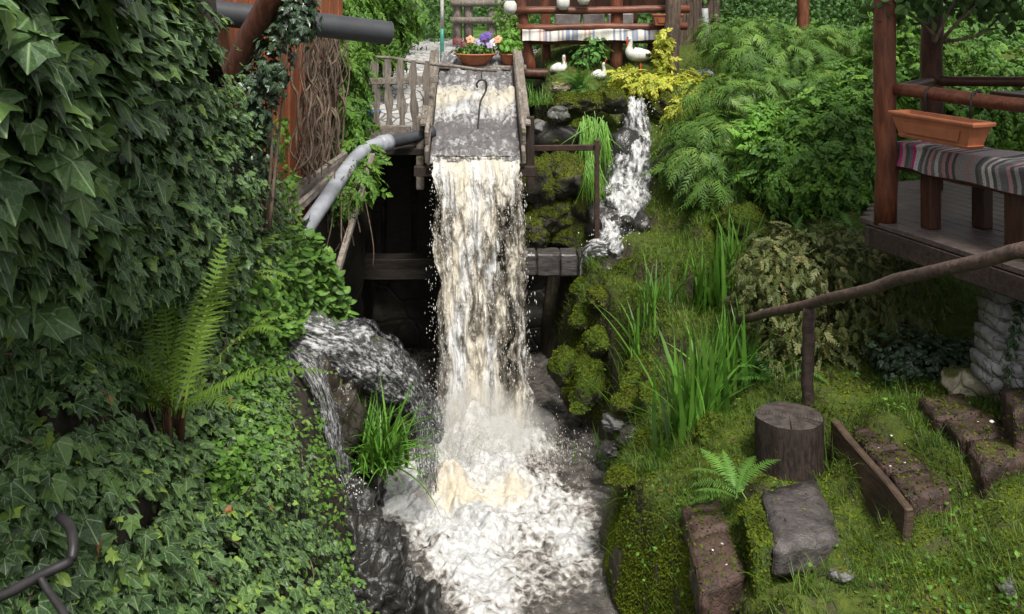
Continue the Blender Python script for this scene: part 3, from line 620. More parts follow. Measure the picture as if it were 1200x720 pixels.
# drops
def drops(name, parent, pos, r, stretch, mat):
    v, f = np.array([(1, 0, 0), (-1, 0, 0), (0, 1, 0), (0, -1, 0), (0, 0, 1), (0, 0, -1)], float), np.array([(0, 2, 4), (2, 1, 4), (1, 3, 4), (3, 0, 4), (2, 0, 5), (1, 2, 5), (3, 1, 5), (0, 3, 5)]); n = len(pos); sc = np.stack([r, r, r * stretch], 1)
    W = (v[None] * sc[:, None] + pos[:, None]).reshape(-1, 3); Fc = (f[None] + (np.arange(n) * len(v))[:, None, None]).reshape(-1, 3)
    o = put(name, mesh_np(name, W, [Fc], mat, smooth=True), parent); o['kind'] = 'stuff'; return o
n = 3000; s = rng.random(n) ** .6; u = np.where(rng.random(n) < .05, np.sign(rng.normal(size=n)) * (.94 + np.abs(rng.normal(0, .10, n)) * (.1 + s)), rng.uniform(-.95, .95, n)); t_ = s * .70
pos = np.stack([LIP[0] + .11 * s + u * HW * (1 + .05 * s), LIP[1] - 1.2 * t_ - .05 + rng.normal(0, .07, n), LIP[2] - 4.8 * t_ * t_], 1)
drops('falling_drops', wf, pos, .002 + .004 * rng.random(n) ** 3, rng.uniform(1.5, 5, n), M_drop)
n = 9000; a = rng.uniform(0, 2 * math.pi, n); rr = np.abs(rng.normal(0, .42, n))
pos = np.stack([-.28 + rr * np.cos(a) * 1.15, 8.15 + rr * np.sin(a) * .75 - .1, .03 + np.abs(rng.normal(0, .19, n)) * np.exp(-rr * .6)], 1)
drops('spray', wf, pos, .0014 + .0034 * rng.random(n) ** 3, rng.uniform(1, 4, n), M_drop)
def mat_mist(d):
    t = NT('water_mist'); v = t.n('ShaderNodeVolumePrincipled', {'Color': (.97, .96, .93, 1), 'Density': d, 'Anisotropy': .2}).outputs[0]; t.t.links.new(v, t.out.inputs['Volume']); return t.m
M_mist = mat_mist(.7)
for k in range(4):
    v, f = ico(3); V = v * np.array([.36 + .10 * k, .20 + .10 * k, .50 - .075 * k]) * (1 + .12 * fbm(v * 1.7 + k * 3, 2))[:, None] + np.array([-.26, 8.28, .20]); o = put('mist', mesh_np('mist', V, [f], M_mist, smooth=True), wf); o['kind'] = 'stuff'
def ribbon(name, parent, path, widths, mat, side=None, bulge=.04, amp=.03, nu=36, nv=120, cov=(.6, .5), seed=0, uvs=1.0, arch=0.0):
    c = curve(path, nv); t = nrm(np.gradient(c, axis=0)); w = np.interp(np.linspace(0, 1, nv), np.linspace(0, 1, len(widths)), widths)
    view = nrm(np.array([0, 0, CZ]) - c)
    sd = np.broadcast_to(np.array(side, float), c.shape) if side is not None else np.cross(t, view); sd = nrm(sd); nn = nrm(np.cross(sd, t)); nn = nn * np.sign((nn * view).sum(1, keepdims=True))
    u = np.linspace(-1, 1, nu); S, U = np.meshgrid(np.linspace(0, 1, nv), u, indexing='ij'); S, U = S.ravel(), U.ravel(); ii = np.repeat(np.arange(nv), nu)
    L = np.r_[0, np.cumsum(np.linalg.norm(np.diff(c, axis=0), axis=1))][ii]
    q = np.stack([U * 2.5 + seed, L * 7, 0 * U], 1); d = amp * (fbm(q, 3) + .6 * fbm(q * 2.7, 3)) + bulge * (1 - U * U)
    we = w[ii] * .5 * (1 + .18 * fbm(np.stack([np.sign(U) * 3 + seed, L * 6, 0 * U], 1), 3))
    V = c[ii] + sd[ii] * (U * we)[:, None] + nn[ii] * d[:, None]
    cv = cov[0] + (cov[1] - cov[0]) * S - .22 * np.abs(U) ** 4
    return put(name, mesh_np(name, V, grid_faces(nv, nu)[:, ::-1], mat, uv=np.stack([U * .5 + .5, L * uvs + seed], 1), attrs={'cov': cv}, smooth=True), parent)
# small cascade on the rocks
cs = thing('cascade', 'small white cascade tumbling down mossy rocks below the storks', 'waterfall', P(735, 290, 9.7))
cpath = [P(745, 118, 11.35), P(744, 135, 11.0), P(744, 160, 10.85), P(742, 185, 10.5), P(737, 215, 10.4), P(735, 240, 10.05), P(728, 262, 10.0), P(718, 285, 9.72), P(708, 293, 9.6)]
ribbon('water_sheet', cs, cpath, [.24, .30, .36, .42, .48, .46, .44, .38, .22], M_casc, bulge=.05, amp=.05, cov=(.62, .58), uvs=1.0, nu=40, nv=160)
cp2 = [p + np.array([0, .06, -.05]) for p in cpath]
ribbon('water_sheet', cs, cp2, [.2, .34, .42, .48, .56, .52, .50, .42, .26], M_casc, bulge=.02, amp=.03, cov=(.5, .46), uvs=1.0, seed=5)
ribbon('water_sheet', cs, [P(712, 290, 9.62), P(695, 292, 9.7), P(688, 300, 9.75), P(683, 330, 9.85)], [.2, .22, .18, .12], M_casc, bulge=.03, amp=.03, cov=(.62, .45), nv=50, seed=3)
n = 500; k = rng.integers(0, len(cpath) - 1, n); f_ = rng.random(n)[:, None]; cpa = np.array(cpath); pos = cpa[k] * (1 - f_) + cpa[k + 1] * f_ + rng.normal(0, [.16, .05, .05], (n, 3)) + np.array([0, -.06, .04])
drops('spray', cs, pos, rng.uniform(.003, .008, n), rng.uniform(1, 2, n), M_drop)
# left rock spill
ls = thing('rock_waterfall', 'thin waterfall spilling over the rounded rock beside the ivy slope', 'waterfall', P(420, 560, 6.9))
ribbon('water_sheet', ls, [P(338, 392, 6.62), P(375, 398, 6.60), P(420, 412, 6.68), P(460, 438, 6.85), P(490, 468, 7.05), P(512, 510, 7.3)], [.26, .36, .40, .36, .28, .14], M_film, bulge=.06, amp=.022, cov=(.60, .52), uvs=1.2, seed=2)
ribbon('water_sheet', ls, [P(345, 412, 6.40), P(368, 440, 6.28), P(384, 480, 6.27), P(392, 520, 6.25), P(402, 560, 6.28), P(415, 590, 6.3)], [.14, .15, .13, .13, .14, .20], M_film, bulge=.03, amp=.02, cov=(.57, .54), uvs=1.2, seed=8, nu=24)
ribbon('water_sheet', ls, [P(334, 415, 6.30), P(338, 440, 6.22), P(342, 465, 6.2)], [.06, .07, .05], M_film, bulge=.02, amp=.01, cov=(.6, .5), uvs=1.2, seed=4, nu=12, nv=40)
for j, (x0, y0, Y0) in enumerate([(488, 478, 7.05), (500, 492, 7.2)]):
    ribbon('water_sheet', ls, [P(x0, y0 - 18, Y0), P(x0 + 3, y0 + 10, Y0 - .05), P(x0 + 5, y0 + 45, Y0 - .05), P(x0 + 7, y0 + 85, Y0)], [.12, .10, .12, .10], M_film, bulge=.02, amp=.02, cov=(.56, .44), uvs=1.2, seed=11 + j, nu=14, nv=60)
n = 700; pos = np.r_[PV(np.c_[rng.normal(408, 12, 250), rng.normal(575, 14, 250), rng.normal(6.25, .06, 250)]), PV(np.c_[rng.normal(498, 18, 450), rng.normal(500, 30, 450), rng.normal(7.2, .1, 450)])]
drops('spray', ls, pos, rng.uniform(.002, .006, n), rng.uniform(1, 2, n), M_drop)
def gz1(x, y): return float(bank_z(np.array([x]), np.array([y]))[0])
def prism(name, corners, thick, mat, parent=None, sub=5, rough=.012, bev=.010):
    """slab with four given top corners (counter-clockwise or not), grown downwards"""
    c = np.array(corners, float); bm = bmesh.new(); tv = [bm.verts.new(p) for p in c]; bv = [bm.verts.new(p - np.array([0, 0, thick])) for p in c]
    bm.faces.new(tv); bm.faces.new(bv[::-1]); k = len(c)
    for i in range(k): bm.faces.new((tv[i], bv[i], bv[(i + 1) % k], tv[(i + 1) % k]))
    bmesh.ops.recalc_face_normals(bm, faces=bm.faces); bmesh.ops.bevel(bm, geom=list(bm.edges), offset=bev, segments=2, affect='EDGES')
    bmesh.ops.subdivide_edges(bm, edges=[e for e in bm.edges if e.calc_length() > .06], cuts=sub, use_grid_fill=True); bmesh.ops.triangulate(bm, faces=bm.faces)
    V = np.array([v.co[:] for v in bm.verts]); bm.verts.index_update(); f = np.array([[v.index for v in q.verts] for q in bm.faces]); bm.free()
    V = V + rough * np.stack([fbm(V * 11 + k * 5, 4) for k in range(3)], 1) - np.array([0, 0, 1.2]) * rough * np.clip(fbm(V * 26, 2) - .55, 0, 1)[:, None] * 2
    return put(name, mesh_np(name, V, [f], mat, smooth=True), parent)
def onz(x, y, z): return P(x, y, (CZ - z) * F / y)

# ------------------------------------------------------------------ chute and things about it
fm = thing('wooden_chute', 'weathered grey timber chute carrying the stream to the waterfall', 'chute', LIP)
beam('floor_board', flume_pt(-.05, 0, -.03), flume_pt(.985, 0, -.03), 2 * HW + .06, .05, M_dkwood, fm)
for sgn in (-1, 1):
    for k in range(2):
        a, b = flume_pt(-.02, sgn * (1.06 + .012 * k), .06 + .15 * k), flume_pt(.99 - .03 * k, sgn * (1.06 + .012 * k), .06 + .15 * k)
        beam('side_board', a, b, .04, .146, M_grey, fm, bev=.008, sub=2, rough=.006)
    beam('cap_board', flume_pt(-.02, sgn * 1.13, .245), flume_pt(.86, sgn * 1.13, .245), .11, .035, M_grey, fm)
    a = flume_pt(.80, sgn * 1.26, .27); beam('post', a, a - np.array([0, 0, .75]), .08, .09, M_grey if sgn < 0 else M_dkwood, fm, up=(0, 1, 0))
    a = flume_pt(.60, sgn * .9, -.05); beam('post', a, a - np.array([0, 0, 2.9]), .07, .08, M_shadewood, fm, up=(0, 1, 0))
beam('cross_beam', flume_pt(.95, -1.35, -.12), flume_pt(.95, 1.35, -.12), .09, .10, M_dkwood, fm)
pk = tag(beam('plank', P(512, 78, 11.75), P(617, 79, 11.75), .30, .05, M_grey, bev=.008, sub=2, rough=.004), 'grey wooden plank bridging the chute under two flower pots', 'plank')
# hook
hp = [P(564.5, 95, 10.25) + np.array([dx, 0, dz]) for dx, dz in [(-.045, -.075), (-.055, -.035), (-.03, 0), (.005, .012), (.04, -.005), (.05, -.05), (.04, -.12)]]
hp += [P(563, 120, 10.15), P(561, 138, 10.0), P(560, 158, 9.8)]
hk = thing('iron_hook', 'black iron hook rod hanging into the chute water', 'hook', P(560, 158, 9.8))
tube('rod', curve(hp, 40), np.r_[np.full(34, .011), np.linspace(.011, .009, 6)], M_iron, hk, 8)
tube('wire', [P(564, 80, 10.28), P(564.5, 95, 10.25)], [.005, .005], M_iron, hk, 5)
# ------------------------------------------------------------------ balustrade
fe = thing('balustrade', 'weathered wooden balustrade with wavy flat balusters beside the chute', 'fence', P(450, 160, 10.0))
beam('base_board', P(424, 154, 9.95), P(481, 156, 9.95), .05, .15, M_grey, fe, sub=2, rough=.006)
beam('mid_rail', P(416, 96, 10.0), P(514, 93, 10.02), .07, .075, M_grey, fe, sub=2, rough=.006)
tube('top_rail', straight(P(408, 64, 10.0), P(582, 83, 10.3), 8, jit=.006), .018, M_greyv, fe, 8)
def baluster(x, top, bot, Y, flip):
    zt, zb = P(x, top, Y)[2], P(x, bot, Y)[2]; n = 22; s = np.linspace(0, 1, n); w = .025 + .022 * np.sin(s * 2 * math.pi * 1.15 + 1.2 + flip) ** 2 * np.where(s > .08, 1, .5)
    cx = P(x, 100, Y)[0] + .012 * np.sin(s * 5 + flip); z = zb + (zt - zb) * s; V = []
    for c, ww, zz_ in zip(cx, w, z): V += [(c - ww, Y - .012, zz_), (c + ww, Y - .012, zz_), (c + ww, Y + .012, zz_), (c - ww, Y + .012, zz_)]
    Fq = grid_faces(n, 4, True); Fq = np.r_[Fq, [[0, 1, 2, 3], [n * 4 - 1, n * 4 - 2, n * 4 - 3, n * 4 - 4]]]
    return put('baluster', mesh_np('baluster', V, [Fq[:, ::-1]], M_greyv), fe)
for k, (x, bt) in enumerate([(411, 150), (426, 150), (440, 150), (455, 151), (470, 152), (485, 157), (501, 160)]): baluster(x, 68 + k * .6, bt, 9.985, k * .2)
tb = thing('plastic_tub', 'small blue plastic tub standing behind the balustrade', 'tub', P(432, 146, 10.35))
lathe('tub', [(.0, 0), (.10, 0), (.13, .13), (.145, .135), (.14, .15), (.125, .14), (.09, .02), (0, .02)], P(432, 146, 10.35), mat_plain('blue_plastic', (.08, .18, .45), .4), tb, 20)
# ------------------------------------------------------------------ pipes
pv = thing('drain_pipe', 'pale grey plastic pipe bending down along the bank from the chute', 'pipe', P(346, 285, 7.1))
tube('pipe', curve([P(450, 168, 9.3), P(434, 172, 9.15), P(420, 182, 8.9), P(404, 202, 8.5), P(375, 244, 7.75), P(345, 288, 7.1)], 30), .066, M_pvc, pv, 18)
tube('inlet_pipe', curve([P(508, 154, 9.75), P(480, 162, 9.6), P(448, 168.5, 9.28)], 14), .064, M_pipe, pv, 16)
tube('collar', curve([P(456, 167, 9.36), P(444, 169.5, 9.24)], 4), .085, M_pvc, pv, 18)
dp = thing('gutter_pipe', 'thick dark grey pipe sticking out from the red board wall', 'pipe', P(255, 17, 6.6))
pp = straight(P(225, 12, 6.55), P(456, 39, 7.3), 12); V, f = tube_np(pp, .092, 22, caps=False); V2, f2 = tube_np(pp[::-1], .084, 22, caps=False)
put('pipe', mesh_np('pipe', *join([(V, f), (V2, [q[:, ::-1] for q in f2])]), M_pipe, smooth=True), dp)
tube('rim', [pp[-1] - (pp[-1] - pp[-2]) * .12, pp[-1]], .095, M_pipe, dp, 22, caps=False)
# ------------------------------------------------------------------ red board wall
rw = thing('board_wall', 'rust red vertical board wall behind the ivy and dry vines', 'wall', (-2.0, 7.8, 2.0))
wa, wb = np.array([-2.2, 6.0]), np.array([-1.78, 9.75]); nb = 26
for k in range(nb):
    c = wa + (wb - wa) * (k + .5) / nb; o = .012 * (k % 2); d = (wb - wa) / nb
    a3 = np.array([c[0] + o, c[1], 1.7 + .03 * math.sin(k)]); beam('board', a3, a3 + np.array([0, 0, 3.2]), .138, .024, M_board, rw, up=(1, -.11, 0), bev=.004)
for zz_ in (2.2, 3.6): beam('back_rail', (wa[0] - .05, wa[1], zz_), (wb[0] - .05, wb[1], zz_), .04, .09, M_dkwood, rw)
# timber edging along the top of the chamber
ed = thing('edge_plank', 'long weathered plank lying along the bank behind the pale pipe', 'plank', P(310, 252, 6.9)); beam('board', P(300, 258, 6.9), P(405, 186, 8.9), .05, .13, M_grey, ed, sub=2, rough=.008)
e2 = tag(beam('thin_plank', P(437, 182, 8.9), P(390, 335, 7.55), .05, .06, M_grey, sub=2, rough=.005), 'thin pale plank sloping down at the edge of the dark chamber', 'plank')
e3 = tag(beam('short_plank', P(330, 262, 7.0), P(392, 205, 8.5), .04, .07, M_grey, sub=2, rough=.006), 'short grey plank squeezed between long plank and pale pipe', 'plank')
# diagonal pole with ivy
dg = tag(tube('leaning_pole', straight(P(345, -60, 5.35), P(235, 165, 5.75), 10, jit=.006), .072, M_redd, None, 12, wob=.1), 'dark leaning wooden pole wrapped in ivy in front of the board wall', 'pole')
# dry vine curtain
parts = []
for k in range(75):
    s = rng.random(); x0 = 356 + 42 * s + rng.normal(0, 4); Y0 = 7.6 + 1.6 * s; pts = [P(x0 + rng.normal(0, 6) - j * 1.0, 25 + j * 30 + rng.normal(0, 5), Y0 - .12 + rng.normal(0, .04)) for j in range(7)]
    parts.append(tube_np(curve(pts, 20), rng.uniform(.004, .012), 5))
dv = thing('dry_vine', 'curtain of dry brown vine stems hanging on the red board wall', 'vine', P(370, 205, 8.4))
for k, pr in enumerate(parts): put('stem', mesh_np('stem', pr[0], pr[1], M_twig, smooth=True), dv)
parts = []
for k in range(26):
    a = P(rng.uniform(385, 432), rng.uniform(195, 230), rng.uniform(8.2, 8.8)); b = a + np.array([rng.normal(-.10, .12), rng.normal(-.25, .1), -rng.uniform(.3, .75)])
    parts.append(tube_np(curve([a, (a + b) / 2 + rng.normal(0, .06, 3), b], 9), rng.uniform(.003, .008), 4))
V, f = join(parts); dt = tag(put('dry_twigs', mesh_np('dry_twigs', V, f, M_twig, smooth=True)), 'tangle of dry brown twigs hanging beside the pale pipe', kind='stuff')
# ------------------------------------------------------------------ beams behind the fall, bracket
lg = thing('weir_beam', 'wet timber beam with painted-in shade spanning the chamber behind the waterfall', 'beam', P(550, 320, 10.0))
beam('beam', P(405, 312, 10.05), P(600, 312, 10.05), .26, .22, M_shadewood, lg, sub=3, rough=.012)  # this length carries the chamber shade in its colour
for x0, x1 in ((601, 628), (629, 655), (656, 676), (677, 692)): beam('timber_block', P(x0, 307, 10.0), P(x1, 307, 10.0), .28, .235, M_beam, lg, sub=2, rough=.012, bev=.015)
bk = thing('iron_bracket', 'rusty iron rail and post bracket beside the waterfall', 'bracket', P(699, 300, 9.75))
beam('rail', P(612, 174, 10.0), P(704, 173, 9.75), .05, .06, M_rust, bk); beam('post', P(699.5, 164, 9.72), P(699.5, 300, 9.72), .05, .05, M_rust, bk, up=(0, 1, 0))
# ------------------------------------------------------------------ rocks
def rk(name, label, x, y, Y, r, mat, seed, cat='rock', group=None, **k):
    o = rock(name, P(x, y, Y), r, mat, None, seed=seed, **k); return tag(o, label, cat, group)
G1 = 'mossy stones of the wall by the chute'
for k, (x, y, r) in enumerate([(630, 215, (.20, .25, .34)), (668, 205, (.28, .28, .26)), (690, 240, (.20, .2, .24)), (650, 250, (.30, .25, .26)), (625, 265, (.2, .2, .24)), (676, 275, (.26, .22, .2))]):
    rk('wall_boulder', ['tall mossy boulder touching the chute side', 'widest moss covered boulder high in the wall by the iron rail', 'mossy boulder close behind the iron post', 'mossy boulder just above the weir beam blocks', 'dark mossy boulder low beside the waterfall edge', 'flat mossy boulder at the foot of the iron post'][k], x, y, 10.45 + .05 * (k % 2), r, M_mossrock, 20 + k, group=G1)
for k, (x, y, r) in enumerate([(630, 150, (.14, .14, .10)), (655, 163, (.17, .14, .10)), (640, 172, (.13, .12, .08)), (680, 152, (.16, .14, .11)), (625, 168, (.10, .1, .07)), (690, 120, (.22, .18, .13)), (665, 122, (.2, .18, .12)), (715, 118, (.2, .2, .17))]):
    rk('wall_stone', ['grey stone wedged beside the chute above the iron rail', 'mossy stone resting on the iron rail boulders', 'dark grey stone just over the iron rail', 'mossy stone under the hanging grass', 'small grey stone against the chute side', 'mossy capping stone beside the top of the hanging grass', 'mossy capping stone below the bright fern', 'mossy capping stone beside the head of the small cascade'][k], x, y, 10.95 - .1 * (k < 5), r, (M_grock, M_mossrock)[k % 2 or k > 4], 40 + k, group=G1 + ' top')
for k, (x, y, Y, r, m, lab) in enumerate([
    (788, 128, 11.3, (.2, .25, .26), M_mossrock, 'rounded mossy boulder at the top of the small cascade under golden leaves'),
    (795, 195, 10.6, (.32, .3, .28), M_wetrock2, 'dark wet rock flanking the small cascade on the juniper side'),
    (755, 262, 9.95, (.16, .18, .13), M_wetrock, 'black wet stone splitting the foot of the small cascade'),
    (733, 200, 10.75, (.34, .2, .5), M_wetrock, 'black rock face under the small cascade'),
    (722, 265, 10.2, (.36, .25, .3), M_wetrock, 'black rock at the foot of the small cascade'),
    (735, 259, 9.83, (.07, .06, .06), M_wetrock, 'little black stone breaking the small cascade'),
    (868, 262, 9.0, (.26, .25, .2), M_gmoss, 'moss capped boulder beneath the juniper branches'),
    (655, 102, 11.4, (.13, .12, .08), M_pale, 'pale lichen stone on the edge under the bench'),
    (655, 133, 10.75, (.13, .12, .09), mat_rock('lichen_rock', (.06, .06, .05), (.14, .14, .13), lichen=1, scale=5), 'dark stone speckled with white lichen'),
    (660, 428, 8.85, (.13, .16, .20), M_gmoss, 'bright green moss covered boulder standing in the stream edge'),
    (690, 448, 8.5, (.15, .16, .22), M_gmoss, 'dark green mossy boulder beside the stream below the irises'),
    (681, 470, 8.5, (.11, .12, .12), M_gmoss, 'low mossy stone at the waterline below the irises'),
    (683, 372, 9.2, (.12, .14, .16), M_gmoss, 'mossy stone below the end of the weir beam'),
    (684, 340, 9.6, (.12, .14, .12), M_gmoss, 'mossy stone under the iron post'),
    (722, 495, 7.75, (.12, .12, .085), M_grock, 'smooth grey stone at the waterline'),
    (716, 526, 7.55, (.10, .1, .055), M_wetrock, 'flat black wet stone at the waterline'),
    (742, 512, 7.5, (.12, .12, .09), M_wetrock, 'black angular stone above the waterline'),
    (835, 508, 6.3, (.12, .12, .11), M_gmoss, 'small round mossy stone between irises and stump'),
    (750, 440, 7.9, (.17, .15, .14), M_gmoss, 'brownish mossy hummock among the irises'),
    (768, 385, 8.4, (.2, .18, .12), M_gmoss, 'dark mossy stone in the grass below the cascade'),
    (800, 318, 9.2, (.30, .2, .16), M_mossrock, 'mossy brown ledge stone below the cascade'),
    (718, 322, 9.5, (.20, .2, .16), M_wetrock2, 'wet brown stone beside the iron post foot'),
    (1146, 457, 6.0, (.20, .16, .14), M_pale, 'pale rough stone by the foot of the stone pillar'),
    (825, 90, 11.9, (.17, .12, .09), mat_rock('blue_grey_rock', (.16, .2, .26), (.34, .4, .48), scale=6), 'bluish grey stone lying behind the golden shrub'),
    (985, 674, 4.72, (.06, .05, .035), M_grock, 'little flat grey stone lying in the grass'), (1185, 690, 4.48, (.05, .05, .03), M_grock, 'tiny grey stone in the grass by the frame of brown blocks'),
    (1162, 494, 5.35, (.012, .012, .008), M_whitep, 'white pebble on the upper brown blocks')]):
    rk('boulder' if max(r) > .1 else 'stone', lab, x, y, Y, r, m, 60 + k)
for k, (x, y, Y, r, lab) in enumerate([(705, 352, 9.0, (.15, .14, .12), 'mossy stone above the iris clump by the boulders'), (742, 316, 9.3, (.22, .16, .10), 'flat mossy ledge stone below the cascade foot'), (836, 306, 9.15, (.24, .18, .12), 'mossy ledge stone beneath the moss capped boulder'), (775, 348, 8.9, (.2, .17, .13), 'brown mossy stone on the terraced slope'),
    (808, 352, 8.6, (.16, .15, .12), 'moss cushion stone on the terraced slope beside slender irises'), (700, 400, 8.6, (.12, .12, .13), 'mossy edge stone beneath the stream side irises'), (738, 470, 7.7, (.13, .12, .1), 'mossy lump above the grey waterline stone'), (770, 462, 7.5, (.15, .14, .11), 'green moss mound left of the tall irises'.replace(' left of', ' next to')), (765, 520, 6.9, (.13, .13, .08), 'low moss cushion on the stream bank below the tall irises'),
    (735, 560, 6.5, (.14, .14, .07), 'round moss cushion on the bank lip'), (905, 520, 5.95, (.06, .06, .06), 'tiny mossy stone touching the stump')]):
    rk('mossy_stone', lab, x, y, Y, r, M_gmoss if k % 3 else M_mossrock, 300 + k)
# left: black rocks and spill rock
for k, (x, y, Y, r, lab, m) in enumerate([
    (405, 452, 7.05, (.46, .36, .36), 'rounded wet rock under the spilling water by the ivy', M_wetrock2), (462, 485, 7.25, (.28, .26, .30), 'wet rock end hanging over the pool under thin spilling water', M_wetrock2),
    (385, 520, 6.62, (.24, .30, .62), 'tall brown rock behind the thin falling water', M_wetrock2), (415, 580, 6.85, (.24, .3, .30), 'dark rock under the grass tuft', M_wetrock),
    (445, 672, 6.40, (.23, .26, .34), 'jagged black wet rock at the pool edge', M_wetrock), (405, 640, 6.25, (.20, .24, .42), 'black wet rock beside the soil slope', M_wetrock),
    (485, 725, 6.10, (.19, .24, .30), 'black wet rock lowest at the pool edge', M_wetrock), (430, 715, 5.95, (.3, .25, .35), 'brown black rock below the ivy slope', M_wetrock)]):
    rk('boulder', lab, x, y, Y, r, m, 120 + k, sharp=1.0, amp=.32, freq=1.5, sub=5)
# ------------------------------------------------------------------ steps, stump, slabs
st = thing('tree_stump', 'short dark tree stump used as a stool on the grassy bank', 'stump', onz(925, 540, 1.2))
sc_ = P(925, 487, 5.8); n = 10; zs = np.linspace(sc_[2] - .42, sc_[2], n); th = np.arange(40) / 40 * 2 * math.pi
rr = .205 * (1 + .10 * np.linspace(1, 0, n)[:, None] ** 3) * (1 + .045 * fbm(np.stack(np.broadcast_arrays(np.cos(th) * 3, np.sin(th) * 3, zs[:, None] * 1.5), -1).reshape(-1, 3), 4).reshape(n, 40)); rr[-1] *= .97
V = np.stack([sc_[0] + rr * np.cos(th), sc_[1] + rr * np.sin(th), np.broadcast_to(zs[:, None], rr.shape)], -1).reshape(-1, 3)
put('bark', mesh_np('bark', V, [grid_faces(n, 40, True)[:, ::-1]], M_dbark, smooth=True), st)
def mat_end():
    t = NT('stump_top'); co = t.coords('Object'); sp = t.n('ShaderNodeVectorMath', {0: co, 1: tuple(sc_)}, operation='SUBTRACT').outputs[0]
    ln = t.n('ShaderNodeVectorMath', {0: sp}, operation='LENGTH').outputs['Value']; w = t.math('SINE', t.math('ADD', t.math('MULTIPLY', ln, 330), t.math('MULTIPLY', t.noise(co, 9, 3), 9)))
    n_ = t.noise(co, 18, 5, .7); c = t.mix(t.smooth(n_, .3, .7), (.032, .026, .023), (.10, .082, .072)); c = t.mix(t.math('MULTIPLY', t.smooth(w, -.3, 1), .55), c, (.022, .017, .015)); sx_ = t.n('ShaderNodeSeparateXYZ', {'Vector': sp}); an = t.math('ARCTAN2', sx_.outputs[0], sx_.outputs[1]); cr_ = t.smooth(t.n('ShaderNodeTexNoise', {'W': t.math('MULTIPLY', an, 4.0), 'Scale': 1.6, 'Detail': 3}, noise_dimensions='1D').outputs[0], .66, .70); c = t.mix(cr_, c, (.010, .008, .007))
    return t.done(t.bsdf(c, .5, .4, t.bump(n_, .5, .01)))
V = np.r_[V[-40:], [sc_ + (0, 0, .004)]]; V = np.r_[V, [[sc_[0] + .5 * (v[0] - sc_[0]), sc_[1] + .5 * (v[1] - sc_[1]), sc_[2] + .004] for v in V[:40]]]
j = np.arange(40); j2 = (j + 1) % 40; put('cut_face', mesh_np('cut_face', V, [np.stack([j, j2, 41 + j2, 41 + j], 1), np.stack([41 + j, 41 + j2, np.full(40, 40)], 1)], mat_end(), smooth=True), st)
QUADS = []
def slab(name, label, cat, pix, z, thick, mat, **k):
    QUADS.append([onz(x, y, (z if not hasattr(z, '__len__') else z[0]))[:2] for x, y in pix])
    z = z if hasattr(z, '__len__') else [z] * 4; o = tag(prism(name, [onz(x, y, q) for (x, y), q in zip(pix, z)], thick, mat, **k), label, cat)
    me = o.data; V_ = np.array([v.co[:] for v in me.vertices]); f_ = np.array([p.vertices[:] for p in me.polygons])
    fuzz(o, V_, f_, 2600 if mat is M_gmoss else 260 if mat is M_block else 60); return o
slab('stone_slab', 'smooth wet grey stone slab leaning in front of the stump', 'slab', [(893, 574), (957, 558), (986, 632), (906, 644)], [1.16, 1.16, 1.10, 1.10], .16, M_slab)
slab('stone_step', 'low brown stone step beside the fern, nearest the stream', 'step', [(808, 632), (852, 615), (875, 672), (822, 692)], [.95, .97, .93, .91], .2, M_block)
slab('stone_step', 'half buried brown stone above the low brown step', 'step', [(800, 592), (842, 584), (854, 618), (812, 628)], [.98, 1.0, .985, .96], .2, M_block)
def mossy_side(): pass
slab('mossy_stone', 'upright mossy stone edging between fern and grey slab', 'stone', [(868, 592), (888, 578), (905, 636), (884, 646)], 1.12, .3, M_gmoss)
tag(beam('step_timber', onz(977, 491, 1.42) - (0, 0, .13), onz(1066, 597, 1.36) - (0, 0, .13), .05, .27, M_step, sub=3, rough=.008, bev=.008), 'upright timber board edging the brown stone steps', 'board')
G = 'brown stone step blocks'
for k, (pix, z) in enumerate([([(1000, 500), (1047, 499), (1068, 520), (1018, 524)], 1.40), ([(1019, 526), (1068, 522), (1090, 546), (1040, 551)], 1.385), ([(1041, 553), (1090, 548), (1116, 572), (1066, 582)], 1.37)]):
    slab('step_block', ['brown step block at the high end of the timber board', 'middle brown step block beside the timber board', 'brown step block at the low end of the timber board'][k], 'step', pix, z, .17, M_block, rough=.016)['group'] = G
for k, (pix, z) in enumerate([([(1076, 466), (1128, 461), (1150, 484), (1098, 490)], 1.56), ([(1105, 488), (1160, 482), (1186, 506), (1126, 514)], 1.54), ([(1130, 516), (1190, 508), (1216, 530), (1152, 546)], 1.52)]):
    slab('step_block', ['mossy brown block below the pale rough stone', 'middle brown block of the step row leading to the pillar', 'brown block at the low end of the row leading to the pillar'][k], 'step', pix, z, .19, M_block, rough=.016)['group'] = G
slab('footing_block', 'brown footing block under the grey stone pillar', 'block', [(1172, 448), (1215, 440), (1240, 470), (1190, 482)], 1.74, .3, M_block)
# white petals and dead leaves
n = 10; pos = np.array([onz(x, y, z) for x, y, z in [(1046, 514, 1.41), (1029, 527, 1.40), (1062, 523, 1.40), (1042, 548, 1.395), (1061, 544, 1.395), (1180, 501, 1.55), (1145, 497, 1.55), (834, 646, .965), (850, 664, .96), (848, 640, .965)]])
tag(scatter('fallen_petals', [leaf_tiny(.5)], pos + (0, 0, .012), orient(np.array([0, 0, 1.]) + rng.normal(0, .2, (n, 3)), rng.normal(size=(n, 3))), rng.uniform(.012, .018, n), np.full(n, .5), M_whitep), 'white petals fallen on the steps and moss')
def dead(x, y, s, lab, off=.15):
    p = lb_pt(np.array([x], float), np.array([y], float))[0]; nn = lb_nrm(np.array([x], float), np.array([y], float))[0]; R = orient(nn[None] + rng.normal(0, .3, (1, 3)), rng.normal(size=(1, 3)))
    tag(scatter('fallen_leaf', [leaf_ivy(1)], (p + nn * off)[None], R, np.array([s]), np.array([.6]), M_dead, kind=None), lab, 'leaf')
